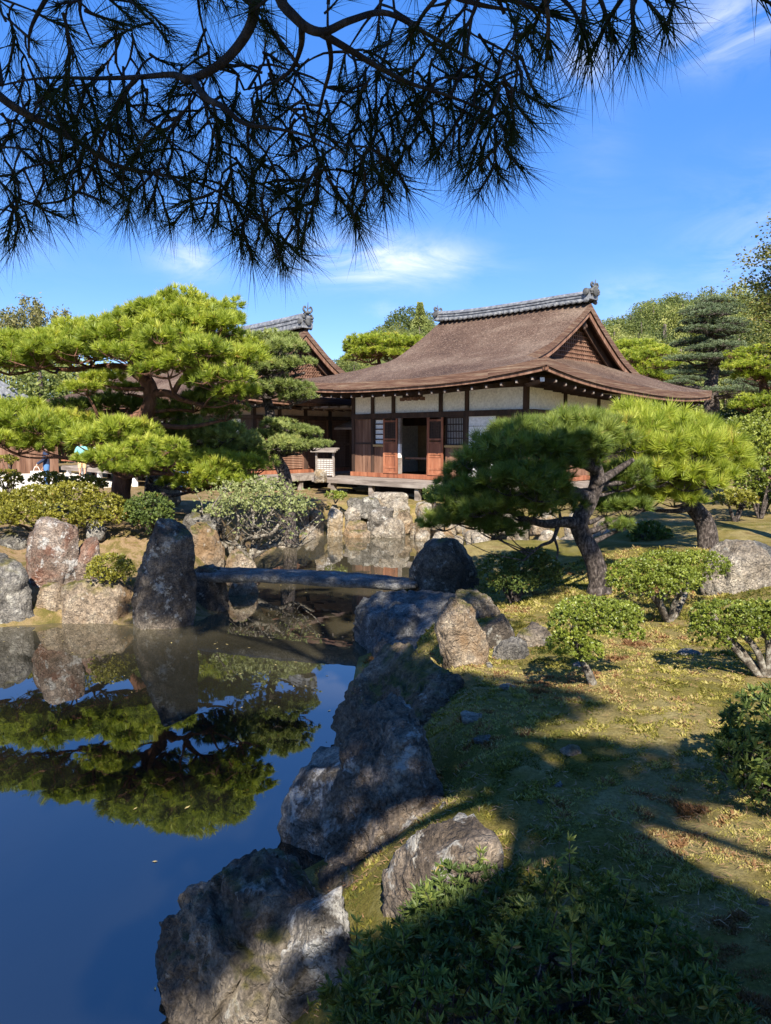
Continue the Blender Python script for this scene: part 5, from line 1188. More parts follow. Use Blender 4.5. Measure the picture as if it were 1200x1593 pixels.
def nearest_shrubs():
    bz = at_height(790, 1560, .95)
    shrub('dark glossy azalea bush filling the bottom edge in dappled shade', [(at_height(640, 1550, .98), (.24, .22, .17)), (at_height(735, 1440, .98), (.22, .2, .17)), (at_height(770, 1520, 1.0), (.32, .28, .2)), (at_height(870, 1450, .98), (.26, .24, .18)), (at_height(900, 1560, 1.0), (.32, .28, .2)), (at_height(1010, 1530, .96), (.24, .24, .16)), (at_height(700, 1620, .98), (.3, .28, .18)), (at_height(1040, 1610, .95), (.24, .22, .16)), (at_height(960, 1460, .94), (.18, .18, .13)), (at_height(580, 1620, .9), (.18, .18, .16)), (at_height(690, 1490, .96), (.22, .2, .16))],
          bz, 'azalea', .031, 640, 9, False, 8, .012, 'bark', 51, parts=300, width=.85, lump=.6, shoots=34)
    p = base_at(1225, 1225)
    shrub('leafy green bush cut by the right edge, over the shadowed moss', [B(1190, 1130, 62, 60, p[1]), B(1215, 1185, 60, 70, p[1] - .1), B(1160, 1180, 44, 50, p[1] - .15), B(1195, 1225, 50, 38, p[1] - .2), B(1140, 1160, 30, 26, p[1])], p, 'azalea', .042, 480, 8, False, 4, .018, 'bark', 53, parts=120)
    p = base_at(927, 1062)
    shrub('small bright yellow green bush with one stubby stem in the moss', [B(920, 952, 56, 22, p[1]), B(885, 970, 34, 24, p[1] - .1), B(965, 958, 36, 22, p[1] + .1), B(885, 1002, 34, 22, p[1] - .15), B(912, 1012, 26, 20, p[1] - .12), B(985, 988, 18, 12, p[1]), B(940, 975, 30, 16, p[1] - .1)], p, 'azalea_bright', .024, 1200, 8, True, 2, .034, 'bark_pale', 57)
    p = base_at(1195, 1052)
    shrub('flat topped green bush on a forked leaning pale trunk at the right edge', [B(1130, 962, 54, 28, p[1]), B(1185, 965, 50, 30, p[1]), B(1110, 985, 34, 22, p[1] - .1), B(1225, 970, 50, 32, p[1])], p, 'azalea_bright', .026, 950, 8, True, 5, .03, 'bark_pale', 59)
    p = base_at(1042, 965)
    shrub('wide low bright green bush on twisted stems left of the squarish boulder', [B(990, 894, 44, 26, p[1] - .1), B(1035, 884, 48, 26, p[1] + .3), B(1090, 878, 44, 20, p[1] + .3), B(975, 908, 30, 20, p[1] - .3), B(1050, 902, 44, 18, p[1] - .2), B(1020, 912, 36, 18, p[1] - .3)], p, 'azalea_bright', .030, 800, 7, True, 6, .035, 'bark_pale', 61)
    p = base_at(800, 938)
    shrub('small dark bush with bare twisted stems in shade beside the pine trunk', [B(775, 888, 34, 26, p[1]), B(815, 885, 40, 28, p[1]), B(850, 890, 26, 24, p[1] + .3), B(800, 905, 40, 16, p[1] - .2), B(830, 868, 26, 16, p[1])], p, 'azalea', .034, 640, 5, True, 6, .022, 'bark', 67)
nearest_shrubs()
def left_shrubs():
    d = 12.9
    p = base_at(70, 830)
    shrub('long clipped yellow green hedge across the left bank', [B(15, 786, 40, 18, d), B(62, 772, 44, 17, d + .3), B(112, 768, 42, 18, d), B(160, 788, 36, 20, d - .1), B(-25, 785, 44, 26, d), B(40, 800, 44, 18, d - .4), B(95, 796, 44, 18, d - .4), B(140, 806, 34, 15, d - .3), B(-5, 806, 36, 16, d - .4), B(180, 804, 20, 12, d - .3)], p, 'azalea_yellow', .05, 400, 5, True, 10, .035, 'bark_pale', 71, name='hedge', cat='hedge')
    p = base_at(235, 828)
    shrub('dark round bush right of the clipped hedge', [B(232, 790, 36, 22, 12.8), B(238, 808, 30, 20, 12.7), B(215, 800, 22, 20, 12.6)], p, 'azalea', .055, 320, 5, True, 4, .03, 'bark', 73)
    p = base_at(172, 915); p[1] = 10.45
    shrub('small round yellow green bush between the standing stones', [B(172, 882, 34, 20, 10.5), B(160, 893, 24, 14, 10.4), B(188, 890, 22, 16, 10.45)], p, 'azalea_yellow', .045, 420, 5, True, 3, .025, 'bark_pale', 79)
    for i, (x, y, w, h, dd, lab) in enumerate(((75, 745, 26, 10, 15.5, 'low brownish green bush behind the clipped hedge, right of the tote bag'), (130, 752, 34, 12, 15.0, 'low olive bush behind the clipped hedge near the pine trunk'), (10, 745, 22, 14, 15.5, 'pine like bush above the left end of the clipped hedge'), (12, 715, 14, 6, 17, 'small bush at the left edge on the sand court'))):
        p = at_depth(x, y + h + 8, dd); p[2] = lz(p[0], p[1]) - .02
        shrub(lab, [B(x, y, w, h, dd), B(x + w * .5, y + 2, w * .6, h * .8, dd - .2)], p, 'azalea_yellow', .06, 260, 5, True, 3, .03, 'bark', 83 + i)
    p = at_depth(522, 780, 20.2); shrub('tiny green shrub at the corner of the walkway', [B(520, 771, 14, 7, 20.2), B(530, 772, 9, 6, 20.1)], p, 'azalea_bright', .06, 260, 5, True, 2, .02, 'bark', 91)
    # the sparse shrub with lichened limbs over the water
    b = at_depth(388, 880, 13.3); b[2] = .25
    T = thing('spreading_shrub', 'sparse pale green shrub with twisting lichened limbs reaching over the water', 'shrub', tuple(b))
    rr = random.Random(4); rs = np.random.RandomState(11); tips = []
    W = lambda x, y, dd=0: at_depth(x, y, 13.6 + dd) - b
    limbs = [[(388, 878), (372, 850), (350, 840), (345, 815), (330, 790)], [(388, 876), (378, 845), (400, 835), (430, 830), (455, 818)], [(390, 872), (400, 845), (425, 828), (440, 805)], [(388, 876), (360, 860), (372, 830), (370, 800), (360, 775)], [(390, 870), (410, 850), (440, 838), (462, 832), (478, 820)],
             [(388, 872), (395, 840), (395, 810), (390, 780)], [(388, 874), (405, 840), (415, 810), (430, 785)], [(385, 872), (350, 848), (320, 815), (312, 795)], [(390, 868), (430, 846), (460, 850), (488, 838)]]
    for i, pl in enumerate(limbs):
        pts = [W(x, y, rr.uniform(-.5, .5) * k / 3) for k, (x, y) in enumerate(pl)]
        o, P, R = sweep('limb', T, pts, [.05, .042, .032, .02], 'bark_pale', 24, 8, .4, i)
        for j in range(9):
            k = rr.randrange(9, 24); e = P[k] + np.array([rr.uniform(-.45, .45), rr.uniform(-.5, .5), rr.uniform(.1, .5)])
            sweep('twig', T, [P[k], (P[k] + e) / 2 + np.array([rr.uniform(-.08, .08)] * 3), e], [.016, .012, .006], 'bark_pale', 8, 5, .2, j); tips.append(e)
    P = []
    for x, y, w, h in ((395, 765, 55, 20), (440, 772, 34, 22), (360, 775, 42, 22), (338, 792, 22, 12), (420, 785, 40, 10), (460, 795, 22, 12), (380, 785, 40, 8), (470, 780, 20, 14), (410, 752, 40, 10), (465, 830, 16, 8), (325, 795, 16, 14)):
        n = int(w * h * .22 * (0.35 if y > 810 else 1)); q = rs.normal(size=(n, 3)) * .5
        P.append(np.array([W(x + a * w, y + c * h, e * .9) for a, c, e in q]))
    P = np.concatenate(P + [np.array(tips)]); g = Geo()
    A = unit(rand_dirs(rs, len(P)) * .5 + np.array([0, 0, .7]))
    rosette(g, rs, P, A, 4, .055, np.clip(.55 + .3 * (rs.rand(len(P)) - .3), 0, .9), True, 1.0, (20, 90)); g.build('foliage', M['azalea_pale'], T)
left_shrubs()
def right_back_shrubs():
    for i, (x, y, w, h, d, m, lab) in enumerate(((1160, 690, 44, 40, 17, 'azalea_bright', 'rounded leafy bush at the right edge under the edge pine'), (1185, 740, 36, 30, 15, 'azalea_bright', 'bright bush at the right edge beyond the leaning pine'), (1145, 775, 30, 12, 14.5, 'azalea_yellow', 'low flat bush on the moss right of the leaning trunk'),
                                                 (1185, 775, 30, 18, 15.5, 'azalea', 'dark low bush at the right edge behind the flat bush'), (1150, 655, 34, 24, 22, 'broad', 'dark green clump below the tiers of the cloud pruned pine'), (1190, 665, 30, 30, 19, 'azalea_bright', 'tall light green bush at the right edge beside the cloud pruned pine'), (675, 768, 16, 12, 20.2, 'azalea', 'dark green bush at the end of the veranda by the pine'), (1010, 830, 30, 16, 13, 'azalea', 'dark bush in the shade under the bright pine'))):
        p = at_depth(x, y + h + 6, d); p[2] = min(lz(p[0], p[1]), p[2])
        shrub(lab, [B(x, y, w, h, d), B(x - w * .5, y + h * .3, w * .6, h * .7, d - .2), B(x + w * .5, y + h * .2, w * .6, h * .8, d - .1)], p, m, .075, 170, 5, True, 4, .04, 'bark', 101 + i, name='garden_bush')
right_back_shrubs()
# --- background woods
def crown_mesh(name, seed, mat, R=1.0, lumps=20, leaves_n=5200, leaf=.065, tall=1.0):
    rs = np.random.RandomState(seed); g = Geo()
    c = rand_dirs(rs, lumps) * (0.35 + .4 * rs.rand(lumps))[:, None] * np.array([R, R, R * tall]); r = (.3 + .22 * rs.rand(lumps)) * R
    w = rs.randint(0, lumps, leaves_n); d = rand_dirs(rs, leaves_n); P = c[w] + d * (r[w] * (.78 + .3 * rs.rand(leaves_n)))[:, None] * np.array([1, 1, .85])
    D = unit(d * .6 + rand_dirs(rs, leaves_n) * .8 + np.array([0, 0, -.15])); tone = np.clip(.45 + .25 * (rs.rand(lumps) - .5)[w] * 2 + .3 * (rs.rand(leaves_n) - .5), 0, 1)
    leaves(g, rs, P, D, leaf, 1.6, tone, 0, True); return g.build(name, M[mat], link=False)
CROWNS = [crown_mesh('crown', 900 + i, 'forest', tall=(.9, 1.0, 1.25, .8, 1.1)[i]) for i in range(5)]
def cone_crown(name, seed, mat):
    rs = np.random.RandomState(seed); g = Geo(); n = 2400
    z = rs.rand(n) ** .8; a = rs.rand(n) * 6.283; tier = .75 + .25 * np.abs(np.sin(z * 24)); r = (1 - z) * .75 * (.6 + .5 * rs.rand(n)) * tier + .02
    P = np.c_[np.cos(a) * r, np.sin(a) * r, z * 2 - 1]; D = unit(np.c_[np.cos(a), np.sin(a), -.5 + 0 * a] + rand_dirs(rs, n) * .4)
    leaves(g, rs, P, D, .11, 1.3, np.clip(.35 + .4 * (rs.rand(n) - .4), 0, 1), 0, True); return g.build(name, M[mat], link=False)
CONES = [cone_crown('crown', 950 + i, 'forest') for i in range(2)]
_g = Geo(); _g.tube([(0, 0, 0), (.02, 0, .5), (0, .01, 1)], [.035, .028, .012], 6); TRUNK_ME = _g.build('trunk', M['bark'], link=False)
def wood_tree(x, y, z, R, h, label, group, mesh, name='forest_tree', tall=1.0, seed=0, cat='tree'):
    T = thing(name, label, cat, (x, y, z), 0, group)
    t = link_obj('trunk', TRUNK_ME, T); t.scale = (h, h, h)
    c = link_obj('crown', mesh, T); c.location = (0, 0, h - R * tall * .8); c.scale = (R, R, R * tall); c.rotation_euler = (0, 0, seed * 1.7)
    return T
def hill_z(x, y):
    x = np.asarray(x, float); y = np.asarray(y, float)
    r1 = 28 * np.exp(-((x - 78) / 52) ** 2 - ((y - 178) / 55) ** 2); r2 = 31 * np.exp(-((x - 7) / 22) ** 2 - ((y - 215) / 40) ** 2); r3 = 30 * np.exp(-((x - 170) / 80) ** 2 - ((y - 230) / 80) ** 2)
    r4 = 12 * np.exp(-((x + 150) / 70) ** 2 - ((y - 260) / 60) ** 2)
    return np.maximum.reduce([r1, r2, r3, r4]) + 1.5 * np.minimum(r1, r2) / 31
def hills():
    xs = np.linspace(-320, 420, 110); ys = np.linspace(75, 480, 80); X, Y = np.meshgrid(xs, ys); Z = hill_z(X, Y)
    Z = Z + fbm(np.c_[X.ravel() * .05, Y.ravel() * .05, 0 * X.ravel()], 3).reshape(X.shape) * 3 + 2.0
    i = np.arange(X.size).reshape(X.shape); F = np.stack([i[:-1, :-1], i[:-1, 1:], i[1:, 1:], i[1:, :-1]], -1).reshape(-1, 4)
    g = Geo(); g.add(np.c_[X.ravel(), Y.ravel(), Z.ravel()], F); m = plain_mat('wooded_floor', [(.3, (.03, .045, .015)), (.7, (.07, .085, .03))], .3, rough=1, space='World')
    tag(g.build('hillside', m, smooth=True), kind='structure')
    rs = random.Random(21); n = 0
    cells = []
    for gy in np.arange(92, 300, 6.5):
        for gx in np.arange(-30, 190, 5.6):
            x, y = gx + rs.uniform(-2.5, 2.5), gy + rs.uniform(-2.5, 2.5); z = float(hill_z(x, y))
            if z < 3: continue
            px = CX + FPX * x / y; py = YH - FPX * (z + 7 - EYE) / y
            if (500 < px < 700 and py < 580) or (925 < px < 1230 and py < 620): cells.append((y, x, z))
    cells.sort()
    near, rest = cells[:150], cells[150:]
    for y, x, z in near:
        R = rs.uniform(3.0, 5.2); k = rs.random(); h = R * rs.uniform(1.7, 2.2)
        if k < .03: wood_tree(x, y, z - .8, R * 1.3, R * 2.6, 'dark conical conifer standing out of the wooded hillside', 'conifers on the hillside', rs.choice(CONES), 'conifer_tree', 1.3, rs.random() * 9)
        else: wood_tree(x, y, z - .8, R, h, 'round crowned tree on the wooded hillside behind the hall', 'trees on the hillside', rs.choice(CROWNS), tall=1, seed=rs.random() * 9)
    g = Geo(); r2 = np.random.RandomState(5)                                # the far ridge: reads as one mass of canopy
    for y, x, z in rest:
        n = 700; R = rs.uniform(3.2, 5.5); d = rand_dirs(r2, n); d[:, 2] = np.abs(d[:, 2]); P = np.array([x, y, z + 3]) + d * R * (.8 + .3 * r2.rand(n))[:, None] * (1 + .3 * fbm(d * 2.5 + x, 2))[:, None]
        leaves(g, r2, P, unit(d + rand_dirs(r2, n)), .5, 1.6, np.clip(.4 + .3 * rs.uniform(-1, 1) + .3 * (r2.rand(n) - .5), 0, 1), 0, True)
    if rest: tag(g.build('far_woods', M['forest']), 'dense woods covering the far ridge', kind='stuff')
hills()
def back_trees():
    rs = random.Random(9)
    for i, (px, py_top, w, d, m, lab) in enumerate(((1035, 500, 40, 62, 0, 'feathery light green tree between the gable and the cloud pruned pine'), (995, 520, 42, 58, 1, 'bushy light green tree behind the gable of the hall'), (1060, 540, 36, 55, 2, 'mid green tree low behind the right roof slope'), (960, 535, 34, 60, 3, 'round green tree just right of the gable peak'),
                                                    (1150, 500, 40, 60, 4, 'broad tree behind the cloud pruned pine'), (1200, 540, 50, 45, 1, 'broad tree at the right edge behind the maple'), (1130, 580, 50, 42, 2, 'dark leafy tree filling the gap behind the cloud pruned pine'), (1185, 600, 50, 34, 0, 'leafy tree behind the yellow green edge pine'), (1070, 600, 34, 44, 3, 'low green tree beyond the hall roof corner'))):
        top = at_depth(px, py_top, d); R = w * d / FPX; h = top[2] - .8
        wood_tree(top[0], top[1], .8, R, h * .98, lab, None, CROWNS[m], 'garden_tree', 1.15, i)
    # bamboo and cedars beyond the left roofs
    for i, (px, py_top, w, d, lab) in enumerate(((35, 458, 15, 48, 'tall feathery bamboo clump above the left roofs'), (62, 468, 14, 50, 'second feathery bamboo clump, right of the tallest one'), (10, 482, 16, 46, 'shorter bamboo clump at the left edge'), (88, 480, 12, 52, 'thin bamboo tops nearest the big left pine'))):
        top = at_depth(px, py_top, d); h = top[2] - .7; T = thing('bamboo_clump', lab, 'bamboo', (top[0], top[1], .7)); r2 = np.random.RandomState(i + 70); g = Geo()
        gc = Geo(); W_ = w * d / FPX
        for c in range(11):
            a = r2.rand(2) * 2 - 1; hh = h * (.72 + .28 * r2.rand()); P = spline([(a[0] * W_ * .6, a[1] * W_ * .6, 0), (a[0] * W_ * .8, a[1] * W_ * .8, hh * .6), (a[0] * W_ * 1.0, a[1] * W_, hh * .92), (a[0] * W_ * 1.25, a[1] * W_ * 1.2, hh)], 14); gc.tube(P, interp_r([.05, .03, .008], 14), 5)
            n = 300; t = .45 + .55 * r2.rand(n); k = (t * 13).astype(int); Q = P[k] + r2.normal(size=(n, 3)) * np.c_[(1.05 - t) * .9, (1.05 - t) * .9, .25 + 0 * t]; leaves(g, r2, Q, unit(rand_dirs(r2, n) + np.array([0, 0, -.5])), .26, .6, r2.rand(n), 0, True)
        g.build('foliage', M['bamboo'], T); gc.build('culms', M['bamboo'], T)
    for i, (px, d) in enumerate(((-40, 44), (60, 40), (120, 43), (200, 46), (270, 47), (-110, 40))):
        p = at_depth(px, 560, d); wood_tree(p[0], p[1], .7, 3.0, 5.5 + .4 * (i % 3), ['leafy tree beyond the left edge roofs', 'leafy tree behind the pale tiled house', 'leafy tree behind the big pine crown', 'leafy tree behind the long hall', 'leafy tree behind the ridge of the long hall', 'leafy tree far left beyond the house'][i], None, CROWNS[i % 5], 'garden_tree', 1, i)
def left_woods():
    rs = random.Random(44)
    for i in range(16):
        x, y = -24 - 3.4 * i + rs.uniform(-1, 1), rs.uniform(38, 62); R = rs.uniform(2.4, 3.8)
        wood_tree(x, y, .7, R, R * 1.9, 'leafy tree in the wood past the left edge of the garden', 'trees past the left edge', rs.choice(CROWNS), 'garden_tree', 1.1, i)
left_woods()
back_trees()
def maple():
    d = 10.5; W = lambda x, y, dd=0: at_depth(x, y, d + dd)
    b = np.array([6.6, 10.6, lz(6.6, 10.6) - .05]); T = thing('maple_tree', 'fine leaved maple reaching into the right edge against the sky', 'maple tree', tuple(b)); rs = np.random.RandomState(8); rr = random.Random(8)
    o, P0, R0 = sweep('trunk', T, [(0, 0, 0), (.1, 0, 1.5), (-.05, .1, 3.2), (.1, 0, 5.2), (.2, 0, 6.5)], [.16, .13, .1, .06, .03], 'bark', 30, 10, .2)
    pts = []
    for (x, y, hx, k0) in ((1155, 395, 40, 22), (1165, 425, 40, 18), (1150, 450, 40, 16), (1180, 345, 30, 25), (1165, 480, 50, 14), (1190, 470, 40, 15), (1185, 520, 40, 12), (1195, 420, 45, 18), (1215, 380, 40, 22), (1230, 330, 40, 26), (1220, 470, 60, 15), (1240, 540, 60, 11), (1170, 455, 40, 15), (1185, 400, 35, 20)):
        e = W(x + 22, y + 16, rr.uniform(-.6, .6)) - b; s = P0[min(k0, 29)]
        o, P, R = sweep('branch', T, [s, (s + e) / 2 + np.array([0, 0, -.1]), e], [.03, .02, .006], 'bark', 16, 5, .1)
        for j in range(20):
            q = P[rr.randrange(4, 16)]; f = q + np.array([rr.uniform(-.4, .3), rr.uniform(-.4, .4), rr.uniform(-.15, .22)]); n = 16
            pts.append(q + (f - q) * rs.rand(n, 1) + rs.normal(size=(n, 3)) * .05)
    P = np.concatenate(pts); g = Geo()
    for k in range(6):
        P = P + rs.normal(size=P.shape) * .03; D = unit(rand_dirs(rs, len(P)) * np.array([1, 1, .35]) + np.array([0, 0, -.15])); leaves(g, rs, P, D, .048, 1.0, np.clip(.5 + .5 * (rs.rand(len(P)) - .4), 0, 1), 0, True)
    g.build('foliage', M['maple'], T)
maple()

# ------------------------------------------------------------------ people
def person(label, x, y, z, face, pose, top, bottom, legs='long', cap=None, bag=False, h=1.66):
    T = thing('person', label, 'person', (x, y, z), face)
    k = h / 1.7
    sh = {'L': (-.2, 0, 1.4), 'R': (.2, 0, 1.4)}
    J = {'pelvis': ((0, 0, .93), .15), 'waist': ((0, .01, 1.08), .135), 'chest': ((0, 0, 1.28), .155), 'neckb': ((0, .0, 1.45), .075), 'neck': ((0, -.01, 1.5), .055), 'head': ((0, -.025, 1.6), .088), 'crown': ((0, -.015, 1.68), .075)}
    E_ = [('pelvis', 'waist'), ('waist', 'chest'), ('chest', 'neckb'), ('neckb', 'neck'), ('neck', 'head'), ('head', 'crown')]
    for s, q in (('L', -1), ('R', 1)):
        arm = pose.get('arm' + s, ((.27, .0, 1.13), (.28, -.06, .9))); st = pose.get('leg' + s, (0, 0))
        J['sh' + s] = ((q * .175, 0, 1.4), .065); J['el' + s] = ((q * arm[0][0], arm[0][1], arm[0][2]), .045); J['wr' + s] = ((q * arm[1][0], arm[1][1], arm[1][2]), .03); J['ha' + s] = ((q * arm[1][0], arm[1][1] - .03, arm[1][2] - .09), .034)
        J['hip' + s] = ((q * .09, 0, .88), .09); J['kn' + s] = ((q * .1, -.02 + st[0], .49), .058); J['an' + s] = ((q * .1, .01 + st[1], .08), .04); J['to' + s] = ((q * .115, -.13 + st[1], .035), .035)
        E_ += [('chest', 'sh' + s), ('sh' + s, 'el' + s), ('el' + s, 'wr' + s), ('wr' + s, 'ha' + s), ('pelvis', 'hip' + s), ('hip' + s, 'kn' + s), ('kn' + s, 'an' + s), ('an' + s, 'to' + s)]
    names = list(J); me = bpy.data.meshes.new('body')
    me.from_pydata([tuple(c * k for c in J[n][0]) for n in names], [(names.index(a), names.index(b)) for a, b in E_], [])
    o = bpy.data.objects.new('tmp', me); COL.objects.link(o)
    sk = o.modifiers.new('s', 'SKIN'); sk.use_smooth_shade = True
    for i, n in enumerate(names): me.skin_vertices[0].data[i].radius = (J[n][1] * k, J[n][1] * k * (.8 if n in ('chest', 'waist', 'pelvis') else 1)); me.skin_vertices[0].data[i].use_root = n == 'pelvis'
    su = o.modifiers.new('u', 'SUBSURF'); su.levels = su.render_levels = 2
    bpy.context.view_layer.update()
    dg = bpy.context.evaluated_depsgraph_get(); bm_ = bpy.data.meshes.new_from_object(o.evaluated_get(dg)); bpy.data.objects.remove(o)
    bm_.materials.clear(); bm_.materials.append(M['skin']); bm_.name = 'body'
    body = link_obj('body', bm_, T)
    V = np.array([v.co[:] for v in bm_.vertices]); Nn = np.array([v.normal[:] for v in bm_.vertices]); F = [tuple(p.vertices) for p in bm_.polygons]
    skv = np.array([np.array(J[n][0]) * k for n in names])
    # the bone each vertex belongs to decides which garment covers it
    seg = [(np.array(J[a][0]) * k, np.array(J[b][0]) * k, b[:2]) for a, b in E_]
    dist = []
    for a, b, _ in seg:
        ab = b - a; t = np.clip(((V - a) @ ab) / (ab @ ab), 0, 1); dist.append(np.linalg.norm(V - a - t[:, None] * ab, axis=1))
    near = np.argmin(np.array(dist), 0); bone = np.array([seg[i][2] for i in near])
    def garment(name, mask, mat, inf):
        keep = [f for f in F if all(mask[i] for i in f)]
        if not keep: return
        used = sorted({i for f in keep for i in f}); mp = {i: j for j, i in enumerate(used)}
        m = bpy.data.meshes.new(name); m.from_pydata([tuple(V[i] + Nn[i] * inf) for i in used], [], [tuple(mp[i] for i in f) for f in keep]); m.materials.append(M[mat])
        for p in m.polygons: p.use_smooth = True
        link_obj(name, m, T)
    z_ = V[:, 2] / k; sleeve = 'long' if pose.get('long') else 'short'
    torso = np.isin(bone, ['wa', 'ch', 'ne', 'sh']) & (z_ < 1.47) & (z_ > .9)
    arms = np.isin(bone, ['el', 'wr'] if sleeve == 'long' else ['el']); 
    garment('shirt', torso | arms | ((bone == 'hi') & (z_ > .92)), top, .016)
    garment('trousers' if legs == 'long' else 'shorts', (np.isin(bone, ['hi', 'kn', 'an', 'wa']) & (z_ < 1.0) & (z_ > (.1 if legs == 'long' else .47))), bottom, .02)
    garment('shoes', (z_ < .1), 'grey_cloth', .01)
    hm = np.isin(bone, ['cr', 'he']); garment('hair', hm & (z_ > 1.56) & ((V[:, 1] / k > -.06) | (z_ > 1.66)), 'hair', .012)
    g = Geo()
    for q in (-1, 1): S, Fs = ico(1); g.add(S * .011 * k + np.array([q * .032, -.108, 1.605]) * k, Fs)
    g.build('eyes', M['hair'], T, True); g = Geo(); S, Fs = ico(1); g.add(S * np.array([.014, .022, .02]) * k + np.array([0, -.118, 1.575]) * k, Fs); g.build('nose', M['skin'], T, True)
    if cap:
        S, Fs = ico(3); top_ = S[:, 2] > -.05; g = Geo(); keep = np.array([f for f in Fs if top_[f].all()]); g.add(S * np.array([.108, .118, .1]) * k + np.array([0, -.02, 1.65]) * k, keep)
        g.add(np.array([(-.08, -.1, 1.655), (.08, -.1, 1.655), (.06, -.21, 1.64), (-.06, -.21, 1.64), (-.08, -.1, 1.645), (.08, -.1, 1.645), (.06, -.21, 1.63), (-.06, -.21, 1.63)]) * k, [(0, 1, 2, 3), (7, 6, 5, 4), (3, 2, 6, 7), (0, 3, 7, 4), (1, 5, 6, 2)]); g.build('cap', M[cap], T, True)
    # five fingers on each hand
    for s, q in (('L', -1), ('R', 1)):
        c = np.array(J['ha' + s][0]) * k; g = Geo()
        for i in range(4): x0 = c + np.array([0, -.028 + .018 * i, -.02]); g.tube(spline([x0, x0 + np.array([q * .004, 0, -.035]), x0 + np.array([-q * .012, 0, -.062 + .005 * abs(i - 1.5)])], 5), interp_r([.010, .009, .006], 5), 5)
        x0 = c + np.array([0, -.035, .015]); g.tube([x0, x0 + np.array([-q * .01, -.025, -.025]), x0 + np.array([-q * .016, -.03, -.05])], [.011, .01, .007], 5)
        g.build('fingers', M['skin'], T, True)
    return T, {n: np.array(J[n][0]) * k for n in names}
def people():
    def gz(px, py, d): p = at_depth(px, py, d); return p[0], p[1]
    x, y = gz(73, 740, 27.0); g0 = .83
    T, J = person('person in navy long sleeved top and jeans holding a white tote bag', x, y, g0 - .2, math.radians(-60), {'long': 1, 'armR': ((.24, -.12, 1.15), (.22, -.32, 1.02))}, 'navy', 'jeans', 'long', h=1.68)
    hand = T.matrix_basis @ Vector(J['haR'])
    b = thing('tote_bag', 'white tote bag hanging from the hand of the person in navy', 'bag', (hand.x, hand.y, hand.z - .5), math.radians(25))
    g = Geo(); g.add([(-.19, -.05, 0), (.19, -.05, 0), (.19, .05, 0), (-.19, .05, 0), (-.2, -.03, .34), (.2, -.03, .34), (.2, .03, .34), (-.2, .03, .34)], [(0, 3, 2, 1), (0, 1, 5, 4), (1, 2, 6, 5), (2, 3, 7, 6), (3, 0, 4, 7)]); g.build('bag_body', M['cream_cloth'], b)
    for yy in (-.03, .03): g = Geo(); g.tube(spline([(-.11, yy, .33), (-.06, yy * .5, .47), (0, 0, .5), (.06, yy * .5, .47), (.11, yy, .33)], 12), .009, 5); g.build('handle', M['cream_cloth'], b)
    x, y = gz(129, 740, 32.5)
    person('person in teal shirt and khaki shorts standing on the sand court', x, y, .78, math.radians(10), {'legL': (-.05, -.02)}, 'teal', 'khaki', 'short')
    x, y = gz(152, 740, 33.5)
    person('person in cream top and shorts beside the one in teal, mostly behind pine', x, y, .78, math.radians(-30), {}, 'cream_cloth', 'khaki', 'short', h=1.6)
    x, y = gz(266, 700, 25.0); person('person in dark cap among the pine boughs, leftmost of the two heads', x, y, .83, math.radians(70), {}, 'cream_cloth', 'jeans', 'long', 'hair', h=1.62)
    x, y = gz(286, 702, 24.0); person('person with dark hair and pale blue shirt, rightmost of the two heads', x, y, .80, math.radians(-120), {}, 'sky_cloth', 'jeans', 'long', h=1.6)
people()

